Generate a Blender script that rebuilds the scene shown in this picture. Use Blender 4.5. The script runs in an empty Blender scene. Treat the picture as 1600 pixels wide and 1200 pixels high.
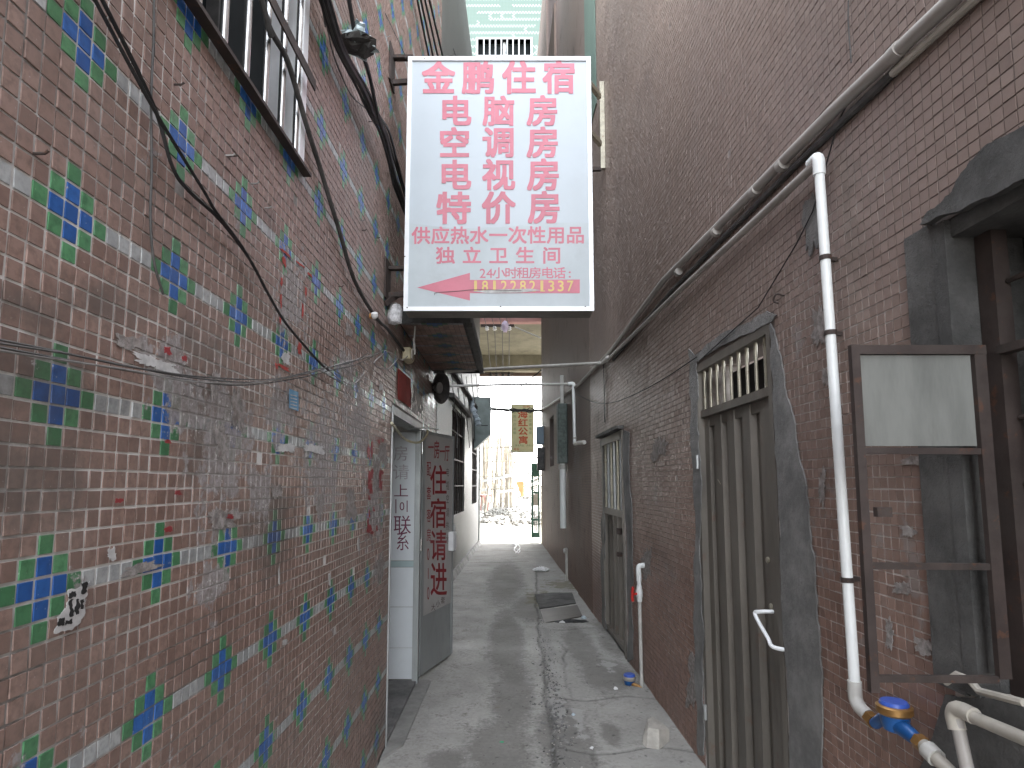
import bpy, math, random
import numpy as np
from mathutils import Vector, Matrix
R = random.Random(7)
S = bpy.context.scene
C = S.collection

# ---------------------------------------------------------------- camera
F_PX, PX0, PY0, PITCH, H = 934.4, 800.0, 662.0, 0.101, 1.6
cam_d = bpy.data.cameras.new('camera')
cam = bpy.data.objects.new('camera', cam_d)
C.objects.link(cam)
cam.location = (0, 0, H)
cam.rotation_euler = (math.pi / 2 + PITCH, 0, 0)
cam_d.sensor_width = 36.0
cam_d.lens = F_PX / 1600 * 36.0
cam_d.shift_y = 62 / 1600
cam_d.clip_start = 0.02
cam_d.clip_end = 2000
S.camera = cam

# ---------------------------------------------------------------- sky, sun, exposure
SUN_EL, SUN_AZ = math.radians(40), math.radians(8)      # azimuth from +Y towards +X
w = bpy.data.worlds.new('World')
S.world = w
w.use_nodes = True
wn = w.node_tree
sky = wn.nodes.new('ShaderNodeTexSky')
sky.sky_type = 'NISHITA'
sky.sun_disc = False
sky.sun_elevation = SUN_EL
sky.sun_rotation = SUN_AZ
sky.air_density = 1.0
sky.dust_density = 1.2
sky.ozone_density = 0.5
bg = wn.nodes['Background']
hz = wn.nodes.new('ShaderNodeHueSaturation')          # milky, hazy sky: most of the blue is washed out
hz.inputs['Saturation'].default_value = 0.22
wn.links.new(sky.outputs[0], hz.inputs['Color'])
wn.links.new(hz.outputs[0], bg.inputs[0])
bg.inputs[1].default_value = 0.15
sd = bpy.data.lights.new('sun', 'SUN')
sd.energy = 2.0
sd.angle = math.radians(0.53)
sd.color = (1.0, 0.95, 0.87)
sun = bpy.data.objects.new('sun', sd)
C.objects.link(sun)
sdir = Vector((math.sin(SUN_AZ) * math.cos(SUN_EL), math.cos(SUN_AZ) * math.cos(SUN_EL), math.sin(SUN_EL)))
sun.rotation_euler = sdir.to_track_quat('Z', 'Y').to_euler()
sun.location = sdir * 60
S.view_settings.view_transform = 'Standard'
S.view_settings.look = 'None'
S.view_settings.exposure = 3.7
S.view_settings.gamma = 1.0
S.view_settings.use_curve_mapping = False
S.render.engine = 'CYCLES'
S.cycles.max_bounces = 8
S.cycles.diffuse_bounces = 6
S.cycles.use_denoising = True
S.cycles.sample_clamp_indirect = 6.0

# ---------------------------------------------------------------- photo -> place helpers
_cp, _sp = math.cos(PITCH), math.sin(PITCH)
def ray(x, y):
    a = (x - PX0) / F_PX
    b = -(y - PY0) / F_PX
    return Vector((a, _cp - _sp * b, _sp + _cp * b))
EYE = Vector((0, 0, H))
def G(x, y, z=0.0):
    d = ray(x, y)
    return EYE + d * ((z - H) / d.z)
def D(x, y, Y):
    d = ray(x, y)
    return EYE + d * (Y / d.y)
def to_px(p):
    v = Vector(p) - EYE
    zc = v.y * _cp + v.z * _sp
    u = -v.y * _sp + v.z * _cp
    return (PX0 + F_PX * v.x / zc, PY0 - F_PX * u / zc) if zc > 1e-4 else (-9999, -9999)
class Frame:
    """a vertical wall plane: local x across the wall, local y along it, z up"""
    def __init__(s, ox, oy, ang):
        s.o = Vector((ox, oy, 0)); s.a = ang
        s.ex = Vector((math.cos(ang), math.sin(ang), 0)); s.ey = Vector((-math.sin(ang), math.cos(ang), 0))
    def at(s, x, y, off=0.0):             # picture point -> local point on the plane x = off
        d = ray(x, y)
        t = (off - (EYE - s.o).dot(s.ex)) / d.dot(s.ex)
        p = EYE + d * t - s.o
        return Vector((off, p.dot(s.ey), p.z))
    def w(s, p):
        return s.o + s.ex * p[0] + s.ey * p[1] + Vector((0, 0, p[2]))
    def W(s, x, y, off=0.0):
        return s.w(s.at(x, y, off))
XL = -0.768
FL = Frame(XL, 0, 0)                                   # left wall, +x is the alley
FR = Frame(1.164, 0, math.atan(0.021))                 # right wall, -x is the alley
FB = Frame(-1.14, 6.3, -math.atan(0.0238))             # rear left wall, +x is the alley

# ---------------------------------------------------------------- mesh builder
class MB:
    def __init__(s): s.v = []; s.f = []; s.m = []
    def add(s, vs, fs, m=0):
        b = len(s.v); s.v += [tuple(p) for p in vs]
        for f in fs: s.f.append(tuple(b + i for i in f)); s.m.append(m)
        return s
    def box(s, a, b, m=0, bev=0.0):
        x0, x1 = sorted((a[0], b[0])); y0, y1 = sorted((a[1], b[1])); z0, z1 = sorted((a[2], b[2]))
        if bev <= 0 or min(x1 - x0, y1 - y0, z1 - z0) < 2.2 * bev:
            return s.add([(x0, y0, z0), (x1, y0, z0), (x1, y1, z0), (x0, y1, z0), (x0, y0, z1), (x1, y0, z1), (x1, y1, z1), (x0, y1, z1)],
                         [(0, 3, 2, 1), (4, 5, 6, 7), (0, 1, 5, 4), (1, 2, 6, 5), (2, 3, 7, 6), (3, 0, 4, 7)], m)
        # chamfered box: 24 verts
        vs = []; idx = {}
        for i, X in enumerate((x0, x1)):
            for j, Y in enumerate((y0, y1)):
                for k, Z in enumerate((z0, z1)):
                    sx, sy, sz = (1 - 2 * i), (1 - 2 * j), (1 - 2 * k)
                    for ax in range(3):
                        q = [X + sx * bev, Y + sy * bev, Z + sz * bev]; q[ax] = (X, Y, Z)[ax]
                        idx[i, j, k, ax] = len(vs); vs.append(tuple(q))
        fs = []
        for ax in range(3):
            o = [a_ for a_ in range(3) if a_ != ax]
            for sd_ in (0, 1):
                loop = []
                for (p, q) in ((0, 0), (1, 0), (1, 1), (0, 1)):
                    c = [0, 0, 0]; c[ax] = sd_; c[o[0]] = p; c[o[1]] = q; loop.append(idx[c[0], c[1], c[2], ax])
                flip = (sd_ == 0) ^ (ax == 1)
                fs.append(tuple(reversed(loop)) if flip else tuple(loop))
        for ax in range(3):          # edge chamfers
            o = [a_ for a_ in range(3) if a_ != ax]
            for p in (0, 1):
                for q in (0, 1):
                    c0 = [0, 0, 0]; c1 = [0, 0, 0]; c0[o[0]] = c1[o[0]] = p; c0[o[1]] = c1[o[1]] = q; c1[ax] = 1
                    fs.append((idx[(*c0, o[0])], idx[(*c1, o[0])], idx[(*c1, o[1])], idx[(*c0, o[1])]))
        for i in (0, 1):
            for j in (0, 1):
                for k in (0, 1): fs.append((idx[i, j, k, 0], idx[i, j, k, 1], idx[i, j, k, 2]))
        return s.add(vs, fs, m)
    def quad(s, a, b, c, d, m=0): return s.add([a, b, c, d], [(0, 1, 2, 3)], m)
    def bar(s, p, q, wx, wy, m=0, up=(0, 0, 1)):        # rectangular bar from p to q
        p = Vector(p); q = Vector(q); t = (q - p).normalized(); up = Vector(up)
        if abs(t.dot(up)) > 0.98: up = Vector((0, 1, 0))
        u = t.cross(up).normalized(); v = u.cross(t)
        vs = []
        for b_ in (p, q):
            for (i, j) in ((-1, -1), (1, -1), (1, 1), (-1, 1)): vs.append(b_ + u * (i * wx / 2) + v * (j * wy / 2))
        return s.add(vs, [(3, 2, 1, 0), (4, 5, 6, 7), (0, 1, 5, 4), (1, 2, 6, 5), (2, 3, 7, 6), (3, 0, 4, 7)], m)
    def tube(s, pts, r, n=8, m=0, cap=True, rs=None):
        pts = [Vector(p) for p in pts]; k = len(pts); vs = []; pu = None
        for i, p in enumerate(pts):
            t = (pts[min(i + 1, k - 1)] - pts[max(i - 1, 0)])
            t = t.normalized() if t.length > 1e-9 else Vector((0, 0, 1))
            if pu is None:
                a = Vector((0, 0, 1)) if abs(t.z) < 0.9 else Vector((1, 0, 0))
                u = t.cross(a).normalized()
            else:
                u = pu - t * pu.dot(t)
                u = u.normalized() if u.length > 1e-6 else t.orthogonal().normalized()
            pu = u; v = t.cross(u); rr = rs[i] if rs else r
            for j in range(n):
                an = 2 * math.pi * j / n
                vs.append(p + u * (rr * math.cos(an)) + v * (rr * math.sin(an)))
        fs = []
        for i in range(k - 1):
            for j in range(n):
                fs.append((i * n + j, i * n + (j + 1) % n, (i + 1) * n + (j + 1) % n, (i + 1) * n + j))
        if cap: fs.append(tuple(range(n - 1, -1, -1))); fs.append(tuple((k - 1) * n + j for j in range(n)))
        return s.add(vs, fs, m)
    def lathe(s, c, axis, prof, n=16, m=0):             # prof: (distance along axis, radius)
        c = Vector(c); axis = Vector(axis).normalized()
        pts = [c + axis * a for a, r_ in prof]
        u = axis.orthogonal().normalized(); v = axis.cross(u); vs = []
        for (a, r_), p in zip(prof, pts):
            for j in range(n):
                an = 2 * math.pi * j / n; vs.append(p + u * (max(r_, 1e-4) * math.cos(an)) + v * (max(r_, 1e-4) * math.sin(an)))
        fs = []
        for i in range(len(prof) - 1):
            for j in range(n): fs.append((i * n + j, i * n + (j + 1) % n, (i + 1) * n + (j + 1) % n, (i + 1) * n + j))
        fs.append(tuple(range(n - 1, -1, -1))); fs.append(tuple((len(prof) - 1) * n + j for j in range(n)))
        return s.add(vs, fs, m)
    def prism(s, poly, d, m=0):                         # 3-D polygon extruded by vector d
        poly = [Vector(p) for p in poly]; d = Vector(d); n = len(poly)
        return s.add(poly + [p + d for p in poly], [tuple(range(n - 1, -1, -1)), tuple(range(n, 2 * n))] + [(i, (i + 1) % n, n + (i + 1) % n, n + i) for i in range(n)], m)
    def mesh(s, name, mats, smooth=False):
        me = bpy.data.meshes.new(name)
        me.from_pydata(s.v, [], s.f)
        for mt in (mats if isinstance(mats, (list, tuple)) else [mats]): me.materials.append(mt)
        if len(me.materials) > 1: me.polygons.foreach_set('material_index', s.m)
        if smooth:
            me.polygons.foreach_set('use_smooth', [True] * len(me.polygons))
            me.set_sharp_from_angle(angle=math.radians(40))
        import bmesh
        bm = bmesh.new(); bm.from_mesh(me); bmesh.ops.recalc_face_normals(bm, faces=bm.faces); bm.to_mesh(me); bm.free()
        return me
def root_of(o):
    while o.parent: o = o.parent
    return o
def base_matrix(o):
    r = root_of(o)
    return Matrix.Translation(r.location) @ Matrix.Rotation(r.rotation_euler.z, 4, 'Z')
def put(name, mb, mats, parent=None, smooth=False, world=False, kind=None, label=None):
    """link a builder as one mesh object; world=True: vertices are world points under a placed parent"""
    me = mb.mesh(name, mats, smooth) if isinstance(mb, MB) else mb
    o = bpy.data.objects.new(name, me); C.objects.link(o)
    if parent:
        o.parent = parent
        if world: me.transform(base_matrix(parent).inverted())
    if kind: o['kind'] = kind
    if label: o['label'] = label
    return o
def thing(name, label, cat, loc=(0, 0, 0), rotz=0.0, group=None):
    o = bpy.data.objects.new(name, None); C.objects.link(o)
    o.location = loc; o.rotation_euler = (0, 0, rotz)
    o['label'] = label; o['category'] = cat
    if group: o['group'] = group
    return o
def solo(name, mb, mats, label, cat, smooth=False, group=None):
    """a thing that is one mesh; origin moved to the mesh's lowest middle"""
    xs = np.array(mb.v); c = Vector(((xs[:, 0].min() + xs[:, 0].max()) / 2, (xs[:, 1].min() + xs[:, 1].max()) / 2, xs[:, 2].min()))
    mb.v = [tuple(Vector(p) - c) for p in mb.v]
    o = put(name, mb, mats, None, smooth); o.location = c
    o['label'] = label; o['category'] = cat
    if group: o['group'] = group
    return o
def catmull(pts, n=8):
    pts = [Vector(p) for p in pts]
    if len(pts) < 3: return pts
    P = [pts[0] * 2 - pts[1]] + pts + [pts[-1] * 2 - pts[-2]]; out = []
    for i in range(1, len(P) - 2):
        a, b, c, d = P[i - 1:i + 3]
        for k in range(n):
            t = k / n
            out.append(0.5 * ((2 * b) + (c - a) * t + (2 * a - 5 * b + 4 * c - d) * t * t + (3 * b - a - 3 * c + d) * t ** 3))
    return out + [pts[-1]]

# ---------------------------------------------------------------- materials
class NT:
    def __init__(s, name):
        s.mat = bpy.data.materials.new(name); s.mat.use_nodes = True; s.t = s.mat.node_tree
        s.b = s.t.nodes['Principled BSDF']
    def n(s, typ, ins=None, **kw):
        nd = s.t.nodes.new(typ)
        for k, v in kw.items(): setattr(nd, k, v)
        for k, v in (ins or {}).items(): s.set(nd.inputs[k], v)
        return nd
    def set(s, sock, v):
        if isinstance(v, bpy.types.NodeSocket): s.t.links.new(v, sock)
        elif isinstance(v, bpy.types.Node): s.t.links.new(v.outputs[0], sock)
        else:
            if sock.type == 'RGBA' and not hasattr(v, '__len__'): v = (v, v, v, 1)
            if sock.type == 'RGBA' and len(v) == 3: v = (*v, 1)
            sock.default_value = v
    def math(s, op, a, b=0.0, clamp=False):
        nd = s.t.nodes.new('ShaderNodeMath'); nd.operation = op; nd.use_clamp = clamp
        s.set(nd.inputs[0], a); s.set(nd.inputs[1], b); return nd.outputs[0]
    def pos(s):
        if not hasattr(s, '_p'): s._p = s.t.nodes.new('ShaderNodeNewGeometry')
        return s._p.outputs['Position']
    def island(s): s.pos(); return s._p.outputs['Random Per Island']
    def noise(s, scale, detail=4, rough=0.6, vec=None, stretch=None, dist=0.0):
        v = vec if vec is not None else s.pos()
        if stretch is not None:
            mp = s.n('ShaderNodeMapping'); s.set(mp.inputs[0], v); mp.inputs['Scale'].default_value = stretch; v = mp.outputs[0]
        nd = s.n('ShaderNodeTexNoise', {'Scale': scale, 'Detail': detail, 'Roughness': rough, 'Distortion': dist}); s.set(nd.inputs['Vector'], v)
        return nd.outputs[0]
    def ramp(s, v, a, b):                               # smooth 0..1 between a and b
        nd = s.n('ShaderNodeMapRange', {'From Min': a, 'From Max': b}); nd.interpolation_type = 'SMOOTHSTEP'; s.set(nd.inputs[0], v); return nd.outputs[0]
    def mix(s, f, a, b, mode='MIX'):
        nd = s.t.nodes.new('ShaderNodeMix'); nd.data_type = 'RGBA'; nd.blend_type = mode
        s.set(nd.inputs[0], f); s.set(nd.inputs[6], a); s.set(nd.inputs[7], b); return nd.outputs[2]
    def blob(s, c, r):                                  # 1 at c, 0 at the ellipsoid of radii r (world)
        mp = s.t.nodes.new('ShaderNodeVectorMath'); mp.operation = 'SUBTRACT'; s.set(mp.inputs[0], s.pos()); mp.inputs[1].default_value = c
        sc = s.t.nodes.new('ShaderNodeVectorMath'); sc.operation = 'MULTIPLY'; s.t.links.new(mp.outputs[0], sc.inputs[0]); sc.inputs[1].default_value = [1 / q for q in r]
        ln = s.t.nodes.new('ShaderNodeVectorMath'); ln.operation = 'LENGTH'; s.t.links.new(sc.outputs[0], ln.inputs[0])
        return s.math('SUBTRACT', 1.0, ln.outputs[1], True)
    def blobs(s, lst):
        o = None
        for c, r in lst:
            q = s.blob(c, r); o = q if o is None else s.math('MAXIMUM', o, q)
        return o
    def out(s, col, rough=0.7, metal=0.0, bump=None, bstr=0.3, bdist=0.004, spec=None):
        s.set(s.b.inputs['Base Color'], col); s.set(s.b.inputs['Roughness'], rough); s.set(s.b.inputs['Metallic'], metal)
        if spec is not None: s.set(s.b.inputs['Specular IOR Level'], spec)
        if bump is not None:
            bp = s.n('ShaderNodeBump', {'Strength': bstr, 'Distance': bdist}); s.set(bp.inputs['Height'], bump); s.t.links.new(bp.outputs[0], s.b.inputs['Normal'])
        return s.mat
def M(name, col, rough=0.6, metal=0.0, var=0.25, scale=6.0, dirt=0.35, dirtcol=(0.05, 0.045, 0.04), bump=0.2, dscale=2.5, rust=0.0, spec=None, stretch=None):
    t = NT(name); c = Vector(col)
    n1 = t.noise(scale, 5, 0.65, stretch=stretch); n2 = t.noise(dscale, 6, 0.7, stretch=stretch)
    k = t.mix(t.ramp(n1, 0.3, 0.7), tuple(c * (1 - var)), tuple(c * (1 + var)))
    k = t.mix(t.math('MULTIPLY', t.ramp(n2, 0.48, 0.72), dirt), k, dirtcol)
    if rust > 0:
        n3 = t.noise(scale * 2.3, 6, 0.7)
        k = t.mix(t.math('MULTIPLY', t.ramp(n3, 0.58, 0.68), rust), k, (0.16, 0.06, 0.025))
    return t.out(k, rough, metal, t.noise(scale * 9, 5, 0.7), bump, 0.003, spec)

# wear on the left wall: old paper paste, plaster and grime in patches of their own
def Lc(x, y): return tuple(FL.W(x, y))
RES = [(Lc(270, 575), (9, .13, .10)), (Lc(225, 545), (9, .09, .05)), (Lc(350, 700), (9, .22, .30)), (Lc(405, 780), (9, .16, .20)), (Lc(500, 720), (9, .45, .42)),
       (Lc(455, 470), (9, .22, .30)), (Lc(560, 660), (9, .55, .36)), (Lc(585, 800), (9, .45, .40)), (Lc(120, 930), (9, .05, .08)), (Lc(330, 905), (9, .18, .08)), (Lc(590, 890), (9, .30, .14)), (Lc(440, 640), (9, .22, .16)), (Lc(300, 640), (9, .16, .12)), (Lc(540, 570), (9, .3, .12))]
GRI = [(Lc(90, 600), (9, .28, .22)), (Lc(40, 740), (9, .25, .22)), (Lc(330, 620), (9, .30, .25)), (Lc(150, 470), (9, .20, .10)), (Lc(40, 480), (9, .2, .08)), (Lc(420, 800), (9, .3, .2)), (Lc(600, 1120), (9, .8, .30))]
def left_wear(t):
    n = t.noise(11, 5, 0.62, dist=0.5); n2 = t.noise(55, 5, 0.7)
    nn = t.math('ADD', t.math('MULTIPLY', n, 0.8), t.math('MULTIPLY', n2, 0.35))
    res = t.ramp(t.math('ADD', nn, t.math('MULTIPLY', t.blobs(RES), 0.30)), 0.715, 0.745)
    g = t.noise(3.2, 7, 0.72)
    gri = t.ramp(t.math('ADD', g, t.math('MULTIPLY', t.blobs(GRI), 0.30)), 0.56, 0.80)
    return res, gri, n2
def left_tile(name, c1, c2, rough=0.42, dust=0.09, gk=0.62):
    t = NT(name); res, gri, n2 = left_wear(t)
    oi = t.n('ShaderNodeObjectInfo')
    rnd = t.math('FRACT', t.math('ADD', t.island(), t.math('MULTIPLY', oi.outputs['Random'], 7.31)))
    k = t.mix(rnd, c1, c2)
    k = t.mix(t.ramp(t.noise(60, 4, 0.6), 0.35, 0.75), k, tuple(Vector(c1) * 0.8))
    k = t.mix(t.math('MULTIPLY', gri, gk), k, (0.065, 0.056, 0.049))
    film = t.ramp(t.noise(1.3, 5, 0.6), 0.35, 0.75)
    k = t.mix(t.math('ADD', t.math('MULTIPLY', film, 0.12 + dust * 1.8), dust), k, (0.225, 0.205, 0.188))
    k = t.mix(t.math('MULTIPLY', res, 0.9), k, t.mix(t.ramp(n2, .35, .65), (0.20, 0.175, 0.165), (0.33, 0.305, 0.30)))
    flk = t.math('MULTIPLY', t.ramp(t.noise(75, 4, 0.65), 0.60, 0.66), t.ramp(t.blobs(RES), .15, .6)); k = t.mix(t.math('MULTIPLY', flk, .75), k, (0.58, 0.56, 0.54))
    spk = t.ramp(t.noise(140, 2, 0.5), 0.70, 0.76)
    k = t.mix(t.math('MULTIPLY', spk, 0.35), k, (0.5, 0.48, 0.46))
    return t.out(k, t.math('ADD', rough, t.math('MULTIPLY', res, 0.4)), 0, t.math('ADD', t.noise(45, 3, 0.6), t.math('MULTIPLY', res, 1.5)), 0.25, 0.002)
BR1, BR2 = (0.195, 0.115, 0.090), (0.31, 0.198, 0.160)
mt_tile = [left_tile('brown_tile', BR1, BR2), left_tile('blue_tile', (0.012, 0.085, 0.30), (0.03, 0.14, 0.43), 0.3, 0.0, .5),
           left_tile('green_tile', (0.05, 0.17, 0.075), (0.10, 0.28, 0.13), 0.3, 0.0, .5), left_tile('white_tile', (0.29, 0.30, 0.30), (0.43, 0.44, 0.435), 0.35, 0.02)]
def m_grout_left():
    t = NT('left_grout'); res, gri, n2 = left_wear(t)
    big = t.math('ADD', t.noise(1.1, 4, 0.6), t.math('MULTIPLY', t.blobs([(Lc(300, 690), (9, 1.0, .55)), (Lc(560, 850), (9, 1.2, .8)), (Lc(220, 100), (9, .28, .30)), (Lc(450, 480), (9, .3, .35))]), 0.45))
    k = t.mix(t.ramp(t.math('ADD', big, t.math('MULTIPLY', t.noise(14, 4), 0.3)), 0.57, 0.90), (0.145, 0.13, 0.118), (0.64, 0.625, 0.60))
    k = t.mix(t.math('MULTIPLY', gri, 0.6), k, (0.08, 0.07, 0.06))
    k = t.mix(t.math('MULTIPLY', res, 0.85), k, t.mix(n2, (0.24, 0.22, 0.21), (0.46, 0.44, 0.43)))
    return t.out(k, 0.85, 0, t.noise(120, 4), 0.3, 0.002)
mt_grout_l = m_grout_left()

def Rc(x, y): return tuple(FR.W(x, y))
WHT = [(Rc(900, 720), (9, 1.5, .75)), (Rc(1040, 900), (9, .9, .6)), (Rc(1250, 560), (9, .30, .5)), (Rc(1285, 800), (9, .40, 1.0)), (Rc(1420, 870), (9, .4, .6)), (Rc(1020, 780), (9, .7, .35)), (Rc(1350, 1000), (9, .2, .25))]  # first blob: light pool on the far wall painted as paler tile and grout
def right_wear_light(t):
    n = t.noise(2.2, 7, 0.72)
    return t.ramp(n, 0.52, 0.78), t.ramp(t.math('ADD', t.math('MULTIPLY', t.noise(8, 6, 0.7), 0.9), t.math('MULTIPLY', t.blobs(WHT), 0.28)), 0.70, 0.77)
def m_tile_right(name='plum_tile', grid=False):
    t = NT(name); gri, res = right_wear_light(t)
    rnd = t.math('FRACT', t.math('ADD', t.island(), t.math('MULTIPLY', t.n('ShaderNodeObjectInfo').outputs['Random'], 7.31)))
    sep = t.n('ShaderNodeSeparateXYZ'); t.set(sep.inputs[0], t.pos())
    if grid:
        rnd = t.noise(28, 1, 0.5)
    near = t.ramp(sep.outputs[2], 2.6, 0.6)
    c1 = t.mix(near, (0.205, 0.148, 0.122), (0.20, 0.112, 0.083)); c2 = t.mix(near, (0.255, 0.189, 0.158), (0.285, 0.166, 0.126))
    k = t.mix(rnd, c1, c2)
    k = t.mix(t.math('MULTIPLY', gri, 0.55), k, (0.055, 0.050, 0.047))
    film = t.ramp(t.noise(0.8, 5, 0.6, stretch=(1, 1, 0.35)), 0.38, 0.7)
    k = t.mix(t.math('MULTIPLY', film, 0.42), k, (0.19, 0.152, 0.138))
    k = t.mix(t.math('MULTIPLY', res, 0.55), k, (0.24, 0.22, 0.21))
    rough = t.math('ADD', 0.62 if grid else 0.42, t.math('MULTIPLY', gri, 0.3))
    bump = t.noise(45, 3, 0.6)
    if grid:
        g = None
        for ax in (1, 2):
            fr = t.math('FRACT', t.math('DIVIDE', sep.outputs[ax], 0.0355))
            d_ = t.ramp(t.math('ABSOLUTE', t.math('SUBTRACT', fr, 0.5)), 0.43, 0.47)
            g = d_ if g is None else t.math('MAXIMUM', g, d_)
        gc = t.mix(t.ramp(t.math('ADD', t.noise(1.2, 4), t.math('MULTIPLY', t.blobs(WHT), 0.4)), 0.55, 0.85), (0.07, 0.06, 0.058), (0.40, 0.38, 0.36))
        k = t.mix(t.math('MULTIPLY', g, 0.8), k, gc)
        bump = t.math('SUBTRACT', bump, t.math('MULTIPLY', g, 1.5))
    return t.out(k, rough, 0, bump, 0.25, 0.002)
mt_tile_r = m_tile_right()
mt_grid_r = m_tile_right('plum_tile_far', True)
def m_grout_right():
    t = NT('right_grout'); gri, res = right_wear_light(t)
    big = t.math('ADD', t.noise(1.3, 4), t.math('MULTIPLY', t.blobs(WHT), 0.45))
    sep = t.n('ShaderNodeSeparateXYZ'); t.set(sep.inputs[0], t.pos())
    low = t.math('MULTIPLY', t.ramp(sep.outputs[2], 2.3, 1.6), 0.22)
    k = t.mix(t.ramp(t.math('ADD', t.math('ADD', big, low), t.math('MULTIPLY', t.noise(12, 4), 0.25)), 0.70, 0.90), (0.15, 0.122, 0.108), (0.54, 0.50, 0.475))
    k = t.mix(t.math('MULTIPLY', gri, 0.5), k, (0.05, 0.045, 0.04))
    return t.out(k, 0.85, 0, t.noise(120, 4), 0.3, 0.002)
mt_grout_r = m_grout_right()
def m_cement(name, a=(0.13, 0.128, 0.125), b=(0.26, 0.255, 0.245), sc=5):
    t = NT(name)
    k = t.mix(t.ramp(t.noise(sc, 7, 0.7), 0.3, 0.7), a, b)
    k = t.mix(t.math('MULTIPLY', t.ramp(t.noise(1.7, 6, 0.7, stretch=(1, 1, .4)), 0.5, 0.75), 0.5), k, (0.06, 0.056, 0.052))
    return t.out(k, 0.9, 0, t.math('ADD', t.noise(55, 7, 0.75), t.math('MULTIPLY', t.noise(9, 3), 1.2)), 0.9, 0.010)
mt_cement = m_cement('grey_cement')
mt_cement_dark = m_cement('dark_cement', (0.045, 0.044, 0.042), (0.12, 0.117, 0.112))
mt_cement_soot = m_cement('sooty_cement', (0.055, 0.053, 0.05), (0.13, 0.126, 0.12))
mt_plaster = m_cement('old_plaster', (0.19, 0.18, 0.17), (0.33, 0.31, 0.29), 3)
mt_concrete = m_cement('pale_concrete', (0.22, 0.215, 0.20), (0.38, 0.37, 0.35), 3)
mt_bridge = m_cement('yellowed_concrete', (0.17, 0.158, 0.11), (0.27, 0.25, 0.18), 1.2)
mt_steel_door = M('brown_grey_steel', (0.175, 0.158, 0.136), 0.5, 0.35, 0.18, 3, 0.4, bump=0.12, stretch=(1, 1, .3), rust=0.25)
mt_stainless = M('stainless_tube', (0.62, 0.62, 0.61), 0.25, 0.95, 0.12, 20, 0.25, bump=0.05)
mt_bar_cream = M('weathered_bar', (0.42, 0.39, 0.31), 0.4, 0.6, 0.2, 20, 0.35, bump=0.1, rust=0.5)
mt_alu = M('white_aluminium', (0.78, 0.79, 0.80), 0.38, 0.15, 0.06, 8, 0.2, (0.3, 0.29, 0.27), 0.05)
mt_alu_grey = M('grey_aluminium', (0.45, 0.46, 0.46), 0.42, 0.5, 0.12, 8, 0.35, bump=0.08)
mt_rust = M('rusted_iron', (0.055, 0.041, 0.036), 0.75, 0.3, 0.35, 14, 0.5, bump=0.35, rust=0.6)
mt_brown_paint = M('brown_painted_iron', (0.048, 0.034, 0.030), 0.6, 0.2, 0.25, 10, 0.45, bump=0.2, rust=0.4)
mt_black = M('black_rubber', (0.016, 0.016, 0.017), 0.55, 0, 0.3, 30, 0.3, (0.06, 0.055, 0.05), 0.1)
mt_dkgrey = M('dark_grey_cable', (0.05, 0.048, 0.046), 0.65, 0, 0.3, 20, 0.4, (0.14, 0.13, 0.12), 0.1)
mt_cable_grey = M('dusty_grey_cable', (0.26, 0.25, 0.24), 0.7, 0, 0.25, 16, 0.5, (0.07, 0.065, 0.06), 0.1)
mt_pvc_grey = M('dusty_grey_pvc', (0.36, 0.335, 0.31), 0.5, 0, 0.16, 5, 0.45, (0.09, 0.08, 0.07), 0.08)
mt_pvc_old = M('grimy_cream_pvc', (0.40, 0.37, 0.32), 0.5, 0, 0.2, 6, 0.55, (0.11, 0.09, 0.07), 0.08)
mt_pvc_white = M('white_pvc', (0.76, 0.78, 0.77), 0.38, 0, 0.05, 5, 0.18, (0.35, 0.33, 0.29), 0.04)
mt_pvc_dull = M('dull_white_pvc', (0.50, 0.49, 0.46), 0.45, 0, 0.1, 6, 0.4, (0.2, 0.18, 0.15), 0.05)
mt_meter_blue = M('blue_enamel', (0.012, 0.085, 0.27), 0.35, 0.1, 0.2, 12, 0.3, bump=0.06)
mt_meter_lid = M('blue_plastic', (0.045, 0.10, 0.42), 0.35, 0, 0.12, 12, 0.15, bump=0.03)
mt_brass = M('dull_brass', (0.36, 0.20, 0.07), 0.4, 0.7, 0.2, 14, 0.35, bump=0.1)
mt_red = M('red_plastic', (0.52, 0.03, 0.025), 0.35, 0, 0.1, 10, 0.15, bump=0.03)
mt_face = M('sign_sheet', (0.445, 0.495, 0.53), 0.35, 0, 0.025, 2.5, 0.22, (0.40, 0.42, 0.43), 0.02, dscale=3.0)
mt_face_old = M('patched_sign_sheet', (0.43, 0.475, 0.495), 0.45, 0, 0.05, 3.5, 0.45, (0.36, 0.38, 0.39), 0.06, dscale=5.0)
mt_pink = M('faded_red_print', (0.51, 0.145, 0.195), 0.45, 0, 0.10, 4, 0.25, (0.72, 0.33, 0.36), 0.02)
mt_yellow = M('yellow_print', (0.62, 0.47, 0.14), 0.45, 0, 0.1, 8, 0.2, (0.6, 0.35, 0.2), 0.02)
mt_redprint = M('dark_red_print', (0.26, 0.028, 0.032), 0.55, 0, 0.15, 10, 0.3, (0.12, 0.06, 0.06), 0.03)
mt_greyprint = M('grey_print', (0.14, 0.10, 0.10), 0.6, 0, 0.2, 10, 0.3, bump=0.02)
mt_ink = M('purple_marker', (0.14, 0.02, 0.06), 0.6, 0, 0.2, 20, 0.2, bump=0.0)
mt_ink_faint = M('rubbed_marker', (0.40, 0.37, 0.40), 0.6, 0, 0.25, 30, 0.4, (0.52, 0.53, 0.53), 0.0)
mt_poster = M('red_poster', (0.34, 0.045, 0.035), 0.95, 0, 0.15, 8, 0.25, (0.16, 0.07, 0.06), 0.2)
mt_doorsheet = M('door_poster_sheet', (0.40, 0.39, 0.375), 0.55, 0, 0.06, 5, 0.3, (0.24, 0.23, 0.22), 0.04)
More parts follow.
